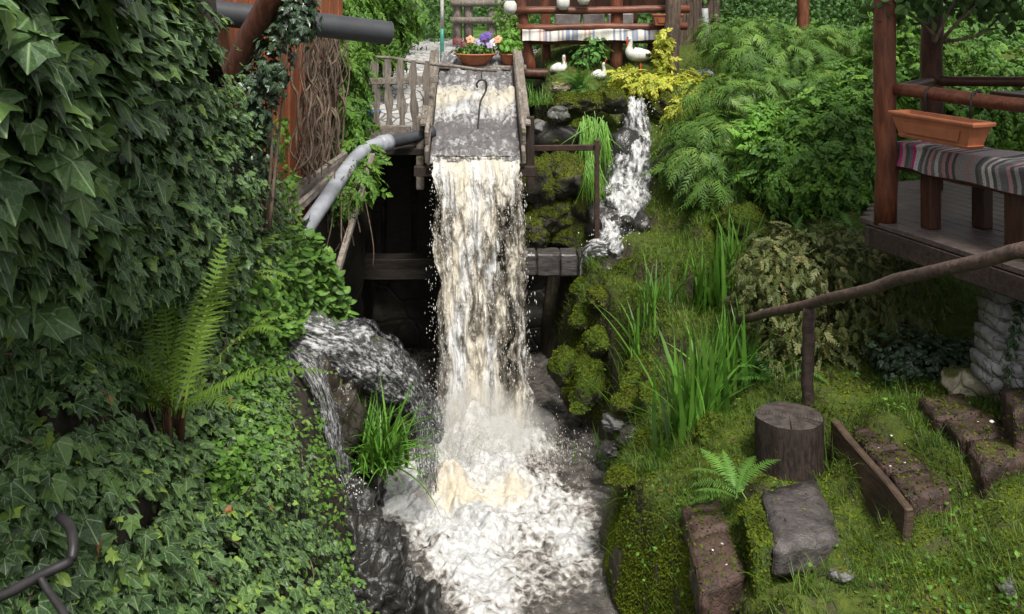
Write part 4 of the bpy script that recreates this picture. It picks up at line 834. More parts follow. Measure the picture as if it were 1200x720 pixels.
dead(66, 636, .06, 'curled tan dead leaf above the iron rail'); dead(70, 482, .075, 'orange brown dead leaf among dark ivy beside the fern'); dead(237, 487, .05, 'small brown dead leaf at the foot of the fern'); dead(242, 596, .04, 'tiny brown dead leaf on ivy below the fern'); dead(284, 592, .04, 'brown dead leaf near the bright small leaved plants')
# iron rail at the near left
ir = thing('iron_railing', 'bent dark iron railing end in the ivy', 'railing', P(0, 720, 1.9))
tube('rail', curve([P(-120, 745, 1.75), P(0, 699, 1.9), P(45, 676, 1.97), P(84, 657, 2.02)], 16), .011, M_iron, ir, 10)
tube('rail', curve([P(84, 657, 2.02), P(86, 640, 2.04), P(82, 618, 2.08), P(70, 606, 2.12)], 10), .011, M_iron, ir, 8)
tube('baluster', curve([P(46, 675, 1.97), P(56, 692, 1.95), P(78, 724, 1.9), P(120, 800, 1.8)], 10), .008, M_iron, ir, 8)
# ------------------------------------------------------------------ flower pots on the plank
def bowl(name, label, x, y, Y, r, h, mat):
    b = P(x, y, Y); t = thing(name, label, 'planter', b)
    lathe('pot', [(0, 0), (r * .52, 0), (r * .62, h * .12), (r * .88, h * .72), (r * .95, h * .86), (r * 1.04, h * .88), (r * 1.04, h), (r * .95, h), (r * .86, h * .8), (0, h * .78)], b, mat, t, 32)
    lathe('soil', [(0, h * .86), (r * .5, h * .88), (r * .9, h * .84)], b, M_soil, t, 20); return t, b
t, b = bowl('flower_bowl', 'wide terracotta bowl of pansies standing on the plank', 557, 76, 11.72, .26, .145, M_terra)
bush('', '', '', [(b + (0, 0, .2), (.24, .2, .10))], 420, [leaf_oval(.3)], .06, M_herb, root=t, seed=2, n_ind=0)
def flower(parent, c, s, cols, nrmv=(0, -1, .5)):
    R = orient(np.array([nrmv], float), np.array([[0, 0, 1.]]))[0]; parts = []; g = []
    for k in range(5):
        a = k * 2 * math.pi / 5; v, f = leaf_oval(.42, .1, .2); ca, sa = math.cos(a), math.sin(a); v = np.stack([v[:, 0] * ca - v[:, 1] * sa, v[:, 0] * sa + v[:, 1] * ca, v[:, 2] + .04 * (k % 2)], 1); parts.append((v * s, f))
    V, f = join(parts); o = put('flower', mesh_np('flower', V @ R.T + c, f, cols, uv=leaf_uv(V), attrs={'rnd': np.full(len(V), .5)}), parent)
    V, f = rock_np(c + R[:, 2] * s * .06, (s * .16,) * 3, sub=1, amp=0); put('flower_eye', mesh_np('flower_eye', V, f, M_gold, smooth=True), o)
    tube('flower_stalk', [c, c - (0, -.02, .09)], .004, M_herb if False else M_green, parent, 5)
fl_m = {k: mat_plain('petal_' + k, c, .6, .3, 40) for k, c in dict(maroon=(.10, .012, .018), purple=(.10, .04, .28), lilac=(.32, .26, .42), white=(.75, .73, .66), peach=(.65, .28, .16)).items()}
for x, y, k, s in [(536, 48, 'maroon', .07), (543, 52, 'maroon', .05), (551, 46, 'peach', .06), (552, 57, 'white', .06), (567, 43, 'purple', .06), (572, 41, 'purple', .055), (563, 49, 'lilac', .06), (569, 48, 'lilac', .06), (578, 50, 'white', .06), (584, 46, 'peach', .06), (548, 53, 'maroon', .05), (574, 53, 'lilac', .05)]:
    flower(t, P(x, y, 11.55 + .1 * rng.random()), s, fl_m[k])
t, b = bowl('flower_pot', 'small terracotta pot with a leafy plant on the plank', 598, 76, 11.74, .14, .14, M_terra)
bush('', '', '', [(b + (-.02, 0, .28), (.16, .14, .16))], 260, [leaf_oval(.32)], .07, M_lime, root=t, seed=5)
# ------------------------------------------------------------------ rear log bench shelter
GB = 'rear log bench shelter'
gb = thing('log_bench', 'red brown log bench shelter with railings behind the storks', 'bench', P(700, 86, 12.6))
def logv(x0, y0, x1, y1, Y, r, nm='post', par=None, mat=None, Y1=None, seg=12): return tube(nm, straight(P(x0, y0, Y), P(x1, y1, Y1 or Y), 9, jit=.006), r, mat or M_red, par or gb, seg, wob=.08, seed=x0)
logv(604, -40, 623, 89, 12.5, .075); logv(638, -40, 640, 87, 12.75, .065); logv(722, -60, 722, 88, 12.5, .085); logv(654, 36, 653, 84, 13.4, .06, mat=M_redd); logv(672, 36, 671, 86, 13.5, .06, mat=M_redd); logv(765, 30, 763, 88, 12.7, .065); logv(742, -40, 742, 30, 13.6, .06, mat=M_redd); logv(693, -50, 692, 84, 13.8, .07, mat=M_redd)
for a in [(600, 13, 808, 11, 12.42, .052), (606, 33, 805, 31, 12.4, .05), (616, 49, 790, 48, 12.48, .04)]: logv(*a, nm='rail', mat=M_redx)
logv(612, 86, 668, 88, 12.45, .07, nm='base_log', mat=M_redd); logv(735, 87, 782, 87, 12.5, .06, nm='base_log', mat=M_redd)
beam('seat_board', P(618, 36, 12.8), P(790, 34, 12.8), .5, .05, M_redd, gb)
beam('backrest_board', P(615, -2, 14.0), P(800, -4, 14.0), .04, .35, M_redd, gb)
def mat_rug(name, n, pal, axis=0):
    t = NT(name); uvc = t.n('ShaderNodeUVMap').outputs[0]; s = t.n('ShaderNodeSeparateXYZ', {'Vector': uvc}).outputs[0]
    wn_ = t.n('ShaderNodeTexWhiteNoise', {'W': t.math('FLOOR', t.math('MULTIPLY', s, n))}, noise_dimensions='1D').outputs['Value']
    c = t.ramp(wn_, pal, 'CONSTANT'); w = t.noise(t.n('ShaderNodeMapping', {'Vector': uvc, 'Scale': (n * 2.5, 60, 1)}).outputs[0], 1.0, 3, .7)
    c = t.mix(t.smooth(w, .45, .65), c, t.mix(.4, c, (.02, .02, .02))); return t.done(t.bsdf(c, .9, .1, t.bump(w, .5, .004)))
M_rug1 = mat_rug('striped_rug_pale', 74, [(0, (.55, .52, .48)), (.25, (.22, .26, .36)), (.42, (.60, .57, .52)), (.6, (.48, .30, .28)), (.72, (.30, .30, .30)), (.85, (.62, .60, .56))])
M_rug2 = mat_rug('striped_rug_dark', 84, [(0, (.10, .10, .105)), (.22, (.32, .30, .30)), (.42, (.16, .155, .16)), (.55, (.58, .55, .53)), (.68, (.11, .11, .115)), (.78, (.42, .24, .25)), (.88, (.46, .05, .18)), (.93, (.45, .43, .42))])
def rug(name, label, a, b, prof, mat, seed=0, n=60, group=None):
    """cloth over a seat: prof = (outward, height) pairs swept from a to b"""
    a, b = np.array(a, float), np.array(b, float); d = nrm(b - a); o = nrm(np.cross(d, [0, 0, 1.])); o = o if o @ np.array([0, -1, 0]) > 0 else -o
    pr = curve([(u, 0, v) for u, v in prof], 14); V, UV = [], []
    for i, s in enumerate(np.linspace(0, 1, n)):
        for k, q in enumerate(pr):
            w = .016 * math.sin(s * 38 + 2 * math.sin(s * 9) + seed + k * .3) * (k / 14) + .014 * math.sin(s * 11 + k); V.append(a + (b - a) * s + o * (q[0] + w) + np.array([0, 0, q[2] + .006 * math.sin(s * 23 + k)])); UV.append((s, k / 13))
    return tag(put(name, mesh_np(name, V, grid_faces(n, 14), mat, uv=UV, smooth=True)), label, 'rug', group)
rug('bench_rug', 'pale striped rug draped along the rear log bench', P(612, 36, 12.55), P(788, 35, 12.55), [(-.25, .03), (.05, .03), (.17, .02), (.205, -.02), (.215, -.13)], M_rug1)
for k, (x0, x1) in enumerate([(650, 680), (683, 708), (712, 742)]):
    tag(beam('seat_cushion', P(x0, 24, 13.1), P(x1, 24, 13.1), .06, .22, mat_plain('grey_cushion%d' % k, (.23 + .03 * k, .21 + .03 * k, .20 + .03 * k), .9), up=(0, -.25, 1), bev=.02), ['flat grey cushion beside the white lantern on the rear bench', 'middle grey cushion leaning on the rear bench', 'grey cushion behind the thick post of the rear bench'][k], 'cushion', 'grey cushions on the rear bench')
for x, y, lab in ((660, 4, 'white globe lantern hanging on the rear bench top rail'), (598, 9, 'white globe lantern at the leaning end post of the rear bench'), (684, -2, 'white globe lantern near the middle of the rear bench')):
    t = thing('globe_lantern', lab, 'lantern', P(x, y + 8, 12.3), 'white lanterns on the rear bench'); lathe('globe', [(0, -.09), (.05, -.085), (.085, -.03), (.085, .04), (.06, .08), (.03, .09), (0, .09)], P(x, y, 12.3), M_whitep, t, 18); lathe('cap', [(0, .12), (.03, .12), (.035, .085), (0, .085)], P(x, y, 12.3), M_iron, t, 12)
# window box on rear rail, by the trunk
def window_box(name, label, a, b, w, h, mat, hooks=None):
    a, b = np.array(a, float), np.array(b, float); L = np.linalg.norm(b - a); R = frame_from(b - a); t = thing(name, label, 'planter', (a + b) / 2)
    def ring(l, ww, z): return np.array([(-l / 2, -ww / 2, z), (l / 2, -ww / 2, z), (l / 2, ww / 2, z), (-l / 2, ww / 2, z)])
    rs = [ring(L * .80, w * .68, 0), ring(L * .84, w * .74, h * .10), ring(L * .81, w * .70, h * .12), ring(L * .94, w * .90, h * .84), ring(L, w, h * .85), ring(L * 1.01, w * 1.03, h * .94), ring(L, w, h), ring(L * .93, w * .84, h), ring(L * .86, w * .7, h * .5)]
    V = np.concatenate(rs) @ R.T + (a + b) / 2; Fq = grid_faces(len(rs), 4, True)[:, ::-1]; Fq = np.r_[Fq, [[3, 2, 1, 0]], [np.arange(4) + 4 * (len(rs) - 1)]]
    put('box', mesh_np('box', V, [Fq], mat), t)
    V = ring(L * .88, w * .76, h * .62) @ R.T + (a + b) / 2; put('soil', mesh_np('soil', V, [np.array([[0, 1, 2, 3]])], M_soil), t)
    V = np.concatenate([ring(L * .62, w * .02, h * .22), ring(L * .70, w * .02, h * .66)]); V[:, 1] -= np.array([.415] * 4 + [.452] * 4) * w; V2 = V[[0, 1, 5, 4, 3, 2, 6, 7]]
    put('raised_panel', mesh_np('raised_panel', V2 @ R.T + (a + b) / 2, [np.array([[0, 1, 2, 3], [5, 4, 7, 6], [0, 4, 5, 1], [1, 5, 6, 2], [2, 6, 7, 3], [3, 7, 4, 0]])], mat), t)
    return t
window_box('window_box', 'small dark terracotta box on the rear bench rail by the trunk', P(764, 30, 12.25), P(800, 30, 12.25), .16, .15, M_terrad)
# ------------------------------------------------------------------ stork ornaments
def stork(label, base, s, pathv, radv, bill, legs, tailblack, billmat=M_redp):
    t = thing('stork_ornament', label, 'ornament', base, 'stork ornaments'); b = np.array(base, float)
    pth = curve([b + np.array(p) * s for p in pathv], 34); rad = np.interp(np.linspace(0, 1, 34), np.linspace(0, 1, len(radv)), np.array(radv) * s)
    tube('body', pth, rad, M_whitep, t, 16)
    tube('bill', [b + np.array(p) * s for p in bill], np.linspace(.032, .006, len(bill)) * s, billmat, t, 8)
    for q in legs: tube('leg', [b + np.array(p) * s for p in q], .014 * s, M_redp, t, 7)
    if tailblack:
        for k in range(5):
            a = b + np.array([.16 + .03 * k, -.10 + .02 * (k % 2), .60 - .012 * k]) * s; e = b + np.array([.42 + .035 * k, -.03, .50 - .022 * k + .05 * (k % 2)]) * s; tube('tail_feather', [a, (a + e) / 2 + (0, -.01, .008), e], [.06 * s, .065 * s, .01 * s], M_blackp, t, 7, sy=.4)
    for sg in (-1, 1):
        V, f = rock_np(pth[-2] + np.array([-.02 * s, sg * .05 * s, .008]), (.012 * s,) * 3, sub=1, amp=0); put('eye', mesh_np('eye', V, f, M_blackp), t)
    return t
body = [(.36, 0, .54), (.22, 0, .57), (.05, 0, .58), (-.10, 0, .60), (-.17, 0, .66), (-.165, 0, .76), (-.15, 0, .86), (-.17, 0, .93), (-.20, 0, .95)]
brad = [.03, .11, .155, .15, .10, .055, .045, .062, .035]
stork('standing white stork ornament with black tail and red legs', P(747, 96, 12.15), .60, body, brad, [(-.20, 0, .945), (-.225, -.01, .85), (-.24, -.02, .70)], [[(.02, .03, .47), (.05, .03, .25), (.04, .03, -.02)], [(.06, -.04, .47), (.07, -.04, .25), (.06, -.04, -.02)]], True)
sit = [(-.30, 0, .12), (-.20, 0, .2), (-.02, 0, .24), (.14, 0, .26), (.2, 0, .36), (.19, 0, .48), (.17, 0, .58), (.19, 0, .66), (.23, 0, .67)]
srad = [.05, .15, .21, .17, .09, .06, .055, .075, .04]
stork('sitting cream bird ornament with a long drooping orange bill', P(655, 88, 12.2), .36, sit, srad, [(.2, -.05, .66), (.23, -.06, .52), (.25, -.06, .38)], [[(0, 0, .1), (0, 0, -.02)]], False, mat_plain('orange_paint', (.5, .2, .06), .5))
stork('small sitting white bird ornament with a raised red bill', P(702, 95, 12.05), .33, sit, srad, [(.2, 0, .67), (.24, 0, .75), (.31, 0, .90)], [[(0, 0, .1), (0, 0, -.02)]], False)
# ------------------------------------------------------------------ garden gazebo on the right
gA = np.array([2.44, 6.40]); gd = nrm(np.array([.40, -1.15])); gn = np.array([-gd[1], gd[0]])       # along the front edge, and inwards (to the right/back)
DZ = 2.50
poly = np.array([(2.40, 6.42), (3.15, 7.75), (4.7, 8.2), (6.2, 7.4), (6.3, 5.0), (4.9, 3.7), (3.30, 3.75)])
gz_ = thing('gazebo', 'red brown log gazebo with plank deck raised above the grassy bank', 'gazebo', (3.8, 5.9, 1.6))
def clipline(p, d):
    lo, hi = -99, 99
    for i in range(len(poly)):
        a, b = poly[i], poly[(i + 1) % len(poly)]; e = b - a; nrm_ = np.array([e[1], -e[0]])     # inward for clockwise polygon
        den = nrm_ @ d; num = nrm_ @ (a - p)
        if abs(den) < 1e-9: continue
        if den > 0: lo = max(lo, num / den)
        else: hi = min(hi, num / den)
    return lo, hi
for k in range(34):
    p = gA + gn * (.055 + k * .118); lo, hi = clipline(p, gd)
    if hi - lo < .1: continue
    a, b = p + gd * lo, p + gd * hi; beam('deck_board', (*a, DZ - .02), (*b, DZ - .02), .112, .04, M_deck, gz_, bev=.006)
e0, e1 = gA + gn * .02 - gd * .02, gA + gn * .02 + gd * 2.6
beam('fascia', (*e0, DZ - .115), (*e1, DZ - .115), .05, .14, M_fascia, gz_); beam('fascia', (*(poly[0] + (.03, -.02)), DZ - .115), (*poly[1], DZ - .115), .05, .14, M_fascia, gz_)
for k in range(5): c = gA + gd * (.2 + .5 * k); beam('joist', (*(c + gn * .06), DZ - .11), (*(c + gn * 3.0), DZ - .11), .07, .12, M_dkwood, gz_)
def gpost(xy, z0, z1, r, nm='post', mat=M_red): return tube(nm, straight((*xy, z0), (*xy, z1), 14, jit=.006), r, mat, gz_, 16, wob=.07, seed=xy[0] * 9)
gpost(gA + gn * .07 + gd * .07, DZ - .02, 5.3, .073, mat=M_red); gpost((3.33, 7.45), DZ - .02, 5.3, .085, mat=M_redd); gpost((4.7, 7.9), DZ - .02, 5.3, .075, mat=M_redd); gpost((6.0, 7.2), DZ - .02, 5.3, .075, mat=M_redd); gpost((6.1, 5.0), DZ - .02, 5.3, .075, mat=M_redd); gpost((3.42, 3.95), DZ - .02, 5.3, .073)
def glog(s0, s1, off, z, r, nm, mat=M_redx): a, b = gA + gn * off + gd * s0, gA + gn * off + gd * s1; return tube(nm, straight((*a, z), (*b, z), 12, jit=.004), r, mat, gz_, 14, wob=.07, seed=z)
glog(.05, 2.7, .10, 3.40, .042, 'rail')
a, b = np.array([3.33, 7.40]), np.array([6.0, 7.15]); tube('rail', straight((*a, 3.36), (*b, 3.36), 10), .04, M_redd, gz_, 12)
tube('rail', straight((*(gA + gn * .1), 3.36), (3.33, 7.42, 3.36), 10), .04, M_redd, gz_, 12)
V, f = lathe_np([(0, 6.2), (1.2, 5.75), (2.35, 5.25), (2.32, 5.18), (1.2, 5.66), (0, 6.1)], 8, (4.80, 5.9, 0)); put('roof', mesh_np('roof', V, f, M_redd), gz_)
# bench inside the rail
be = thing('gazebo_bench', 'dark log bench along the front rail of the gazebo', 'bench', (*(gA + gn * .4 + gd * .7), DZ))
def bpt(s, off, z): return (*(gA + gn * off + gd * s), z)
beam('seat_board', bpt(.10, .36, 3.00), bpt(2.3, .36, 3.00), .40, .05, M_redd, be)
tube('front_log', straight(bpt(.05, .20, 2.88), bpt(2.3, .20, 2.88), 10, jit=.004), .042, M_redx, be, 12, wob=.08)
tube('front_log', straight(bpt(.05, .55, 2.90), bpt(2.3, .55, 2.90), 10, jit=.004), .042, M_redd, be, 12, wob=.08)
for s, off, w in ((.32, .22, .10), (.42, .55, .10), (1.02, .24, .15), (1.15, .56, .15), (2.0, .22, .12)): beam('leg', bpt(s, off, DZ - .004), bpt(s, off, 2.98), w, w, M_redd, be, up=(*gd, 0), bev=.012)
rug('bench_rug', 'dark striped woven rug with pink bands on the gazebo bench', bpt(.10, .34, 3.03), bpt(2.2, .34, 3.03), [(-.20, .015), (.0, .012), (.17, .012), (.215, -.02), (.222, -.15)], M_rug2, 3, 90)
tbl = thing('gazebo_table', 'dark wooden table inside the gazebo behind the bench', 'table', (4.0, 6.2, DZ)); 
for k in range(5): beam('table_board', (3.62 + .17 * k, 7.0, 3.30), (4.15 + .17 * k, 5.4, 3.30), .16, .045, M_redd, tbl)
for q in ((3.8, 6.75), (4.35, 6.85), (4.2, 5.55), (4.75, 5.65)): tube('leg', straight((*q, DZ - .003), (*q, 3.28), 5), .055, M_redd, tbl, 10)
wb_ = window_box('window_box', 'long terracotta planter box hanging on the gazebo front rail', bpt(.31, -.03, 3.125), bpt(1.0, -.03, 3.125), .17, .16, M_terra)
for s in (.45, .82):
    tube('hook', [bpt(s, .05, 3.24), bpt(s, .053, 3.38), bpt(s, .066, 3.434), bpt(s, .10, 3.452), bpt(s, .135, 3.436), bpt(s, .15, 3.40)], .008, M_iron, wb_, 6)
tag(tube('handrail', straight(P(866, 376, 6.9), P(1230, 286, 4.45), 14, jit=.004), np.linspace(.029, .038, 14), M_rail, None, 14, wob=.10), 'long bare handrail pole sloping up towards the gazebo', 'handrail')
hpz = gz1(1.95, 6.17); tag(tube('handrail_post', straight((1.95, 6.17, hpz - .1), (1.95, 6.17, 2.0), 10, jit=.006), .040, M_fascia, None, 12, wob=.12), 'rough brown post holding the handrail behind the stump', 'post')
# stone pillar
sp_ = thing('stone_pillar', 'stacked grey stone pillar carrying the gazebo deck', 'pillar', P(1190, 455, 5.5))
for r in range(8):
    y0 = 460 - r * 16.5; lean = r * 2.4
    for c in range(3):
        x0 = 1163 + lean + c * 24 - (r % 2) * 3; Yb = 5.62 - .13 * c; wpx = 23
        prism('stone', [P(x0, y0 - 16, Yb) + np.array(o) for o in ((0, 0, 0), (wpx * Yb / F, -.02, 0), (wpx * Yb / F, .26, 0), (0, .28, 0))], .078 + .006 * rng.random(), M_slate, sp_, sub=1, rough=.007, bev=.008)
# ------------------------------------------------------------------ things far behind
G = 'posts beyond the cobbled path'
hs_ = thing('white_house', 'white plastered house wall far beyond the creeper', 'house', (-3.6, 26, 3.2)); V, f = box_np((3.6, 4, 5), .02); put('wall', mesh_np('wall', V + (-4.9, 28, 5.4), f, M_plaster), hs_)
V, f = box_np((4.2, 4.6, .2), .02); put('roof', mesh_np('roof', V + (-4.9, 28, 8.0), f, M_terrad), hs_)
tag(tube('timber_post', straight(P(481, -60, 16), P(481, 43, 16), 6), .13, M_bark, None, 10, wob=.05), 'stout brown timber post between white house and green pole', 'post', G)
gp = thing('metal_pole', 'thin pole painted green below and white above', 'pole', P(518, 72, 12.3)); tube('pole_base', straight(P(518, 73, 12.3), P(518, 34, 12.3), 4), .026, M_green, gp, 10); tube('pole_top', straight(P(518, 34, 12.3), P(518, -60, 12.3), 4), .024, M_whitep, gp, 10)
rf = thing('rustic_fence', 'grey rustic pole fence beyond the flower bowl', 'fence', P(560, 52, 17))
for x in (536, 549, 577, 592): tube('post', straight(P(x, -50 if x < 570 else 12, 17), P(x, 53, 17), 5), .085, M_greyv, rf, 9, wob=.1, seed=x)
for y in (4, 24): tube('rail', straight(P(528, y, 16.9), P(600, y, 16.9), 5), .06, M_greyv, rf, 8, wob=.1)
# shed wall behind the trunk
sh = thing('board_shed', 'brown board shed wall behind the tree trunk', 'shed', P(812, 72, 13.6))
for k in range(7): x = 792 + k * 8; beam('board', P(x, 76, 13.6), P(x, -60, 13.6), .095, .03, M_bark, sh, up=(0, 1, 0), bev=.004)
tag(tube('grey_post', straight(P(829, 74, 13.3), P(826, 10, 13.3), 5), .045, mat_plain('grey_metal', (.30, .31, .30), .6), None, 10), 'slim pale grey post in front of the brown shed', 'post')
for k, x in enumerate((941, 1046)):
    tag(tube('timber_post', straight(P(x, -70, 13.5 - k * 2.5), P(x, 70, 13.5 - k * 2.5), 6), .085, M_red, None, 10, wob=.06), ['red timber post among the juniper tops', 'red timber post seen past the gazebo corner post'][k], 'post', 'red timber posts in the shrubs')
tr = thing('tree', 'tree with slim bare grey brown trunk beside the rear bench', 'tree', P(787, 92, 12.2))
tube('trunk', curve([P(783, 96, 12.2), P(786, 50, 12.2), P(789, 0, 12.2), P(788, -120, 12.3), P(792, -330, 12.4)], 24), np.linspace(.125, .07, 24), M_bark, tr, 14, wob=.12)
tc = P(790, -330, 12.4)
for k in range(6):
    a = k * 1.05; e = tc + np.array([1.5 * math.cos(a), 1.5 * math.sin(a), .5 + .5 * (k % 2)]); tube('limb', curve([tc - (0, 0, .4), (tc + e) / 2 + (0, 0, .15), e], 8), np.linspace(.05, .015, 8), M_bark, tr, 7)
bush('', '', '', [(tc + np.array([1.1 * math.cos(a), 1.1 * math.sin(a), .6]), (1.0, 1.0, .55)) for a in np.arange(0, 6.2, 1.05)], 3500, [leaf_oval(.3)], .11, M_far, root=tr, seed=77, shell=.2)
# ------------------------------------------------------------------ ivy on the left
SPG = [leaf_sprig(7, .34, .36, 1), leaf_sprig(8, .36, .32, 2), leaf_sprig(6, .32, .4, 3)]
TI = [leaf_ivy(k) for k in range(5)]
iv_y = [-220, 0, 110, 200, 250, 290, 330, 400, 450, 520, 590, 650, 700, 830]; iv_x = [185, 206, 246, 288, 312, 296, 285, 285, 320, 335, 345, 378, 402, 440]
def ivy_pts(n, ymin, ymax, xmin=-120):
    out = []; c = 0
    while c < n:
        x = rng.uniform(xmin, 450, 40000); y = rng.uniform(ymin, ymax, 40000); k = x < np.interp(y, iv_y, iv_x) + rng.normal(0, 9, 40000); x, y = x[k], y[k]
        Y = lb_depth(x, y); k = rng.random(len(x)) < (Y / 6.5) ** 2; x, y = x[k], y[k]; g = fbm(np.c_[x / 38, y / 38, 0 * x], 3); k = g > -.75 + .7 * rng.random(len(x)); out.append(np.c_[x[k], y[k]]); c += k.sum()
    return np.concatenate(out)[:n]
def ivy(name, label, n, y0, y1, n_ind, smin, smax, off, mat, wallmix):
    q = ivy_pts(n, y0, y1); p = lb_pt(q[:, 0], q[:, 1]); nn = lb_nrm(q[:, 0], q[:, 1]); N = len(p)
    Yd = p[:, 1]; s = np.interp(Yd, [2.3, 3.0, 3.8, 5.0, 6.5], [smax, smax * .8, smax * .68, (smin + smax * .6) / 2, smin]) * np.clip(np.exp(rng.normal(-.12, .34, N)), .38, 1.55)
    nv = nrm(nn + np.array([0, -.1, wallmix * .7]) + rng.normal(0, .42, (N, 3))); d = np.array([.1, -.15, -1.]) + rng.normal(0, .45, (N, 3))
    pos = p + nn * (off * rng.random(N) ** .7)[:, None]; t = thing(name, label, 'ivy', p[np.argmin(p[:, 2])])
    r = np.clip(rng.beta(1.7, 2.2, N) + .35 * (s < .035) * rng.random(N) + .10 * fbm(pos * 2.2, 2), 0, 1); r = np.where((rng.random(N) < .05) & (s < .07), 1.0, r)
    foliage(t, 'ivy_leaf', TI, pos, orient(nv, d), s, r, mat, n_ind, minpx=9)
    for k in range(60):   # creeping stems
        i = rng.integers(0, N); x, y = q[i]; xs, ys = [x], [y]; a = rng.uniform(0, 6.28)
        for j in range(6): a += rng.normal(0, .4); xs.append(xs[-1] + 9 * math.cos(a)); ys.append(ys[-1] + 9 * math.sin(a))
        xs = np.minimum(np.array(xs), np.interp(ys, iv_y, iv_x)); pp_ = lb_pt(xs, np.array(ys)) + lb_nrm(xs, np.array(ys)) * off * .7
        tube('stem', curve(pp_, 14), .004, M_twig, t, 5)
    return t
ivy('wall_ivy', 'dark hanging ivy covering the wall above the tall fern', 11500, -110, 335, 300, .034, .098, .20, M_ivy, 1.5)
ivy('ground_ivy', 'pale veined ivy carpeting the slope below the tall fern', 12500, 325, 775, 300, .030, .076, .11, M_ivy, 1.1)
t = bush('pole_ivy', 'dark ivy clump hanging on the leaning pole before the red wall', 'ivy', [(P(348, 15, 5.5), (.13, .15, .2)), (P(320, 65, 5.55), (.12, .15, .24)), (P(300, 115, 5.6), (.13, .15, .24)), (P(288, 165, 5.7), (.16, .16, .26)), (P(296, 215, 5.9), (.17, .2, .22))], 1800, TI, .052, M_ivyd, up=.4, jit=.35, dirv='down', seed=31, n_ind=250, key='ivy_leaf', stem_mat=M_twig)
t = bush('pole_ivy_tip', 'lighter trailing ivy at the lower edge of the red wall', 'ivy', [(P(335, 225, 6.5), (.10, .15, .18)), (P(330, 160, 6.3), (.04, .1, .2))], 170, TI, .05, M_creep, up=.3, jit=.4, dirv='down', seed=32, n_ind=60, key='ivy_leaf')
# creeper right of the red wall
bush('creeper', 'light green creeper hanging beside the dry vines and balustrade', 'creeper', [(P(412, 90, 9.5), (.16, .2, .35)), (P(410, 140, 9.4), (.17, .2, .35)), (P(418, 185, 9.1), (.16, .2, .22)), (P(405, 60, 9.4), (.2, .2, .25)), (P(420, 210, 8.7), (.16, .2, .16)), (P(400, 230, 8.3), (.12, .2, .12))], 1500, SPG, .17, M_creep, up=.3, jit=.45, dirv='down', seed=33, n_ind=0, key='creeper_leaf', stem_mat=M_twig)
bush('creeper', 'green creeper climbing behind the grey gutter pipe', 'creeper', [(P(440, 50, 11.2), (.4, .3, .5)), (P(455, 20, 11.4), (.4, .3, .4)), (P(410, 20, 10.5), (.3, .3, .4)), (P(420, -20, 11), (.6, .3, .4)), (P(375, 10, 9.9), (.3, .3, .4))], 1700, SPG, .20, M_creep, up=.3, jit=.45, dirv='down', seed=34, n_ind=0, key='creeper_leaf', stem_mat=M_twig)
# bright herbs over the spill
def herb_patch(name, label, reg, n, size, mat, tpl, seed, n_ind, off=.14, upd=1.0):
    r = np.random.default_rng(seed); out = []
    for (x, y, sx, sy, w) in reg: k = int(n * w); out.append(np.c_[r.normal(x, sx, k), r.normal(y, sy, k)])
    q = np.concatenate(out); q[:, 0] = np.minimum(q[:, 0], np.interp(q[:, 1], soil_y, soil_x) + 12); p = lb_pt(q[:, 0], q[:, 1]); nn = lb_nrm(q[:, 0], q[:, 1]); N = len(p)
    pos = p + nn * (off * r.random(N))[:, None] + np.array([0, 0, .06]) * r.random((N, 1)); nv = nn * .5 + np.array([0, -.2, .8]) + r.normal(0, .4, (N, 3)); d = nn * .3 + np.array([0, 0, upd]) + r.normal(0, .8, (N, 3))
    t = thing(name, label, 'plant', p[np.argmin(p[:, 2])]); foliage(t, name, tpl, pos, orient(nv, d), size * r.uniform(.6, 1.3, N), r.beta(2, 2, N), mat, n_ind, minpx=8); return t
herb_patch('nettle_patch', 'bright green leafy herbs hanging over the spill rock and pale pipe', [(330, 320, 28, 25, .3), (370, 345, 26, 20, .3), (300, 350, 22, 30, .2), (320, 380, 22, 14, .2)], 3000, .075, M_herb, [leaf_oval(.26), leaf_oval(.34)], 1, 200)
herb_patch('herb_patch', 'small bright leaved herbs between fern and thin waterfall', [(295, 440, 20, 30, .35), (300, 520, 20, 35, .4), (265, 560, 25, 22, .25)], 3000, .036, M_lime if False else M_herb, [leaf_oval(.42), leaf_ivy(1)], 2, 60, .08)
herb_patch('edge_creeper', 'tiny pale leaves trailing down the brown soil edge', [(372, 500, 12, 45, .4), (375, 580, 16, 30, .3), (395, 660, 18, 30, .3)], 700, .030, M_creep, [leaf_oval(.4)], 3, 0, .06, -1)
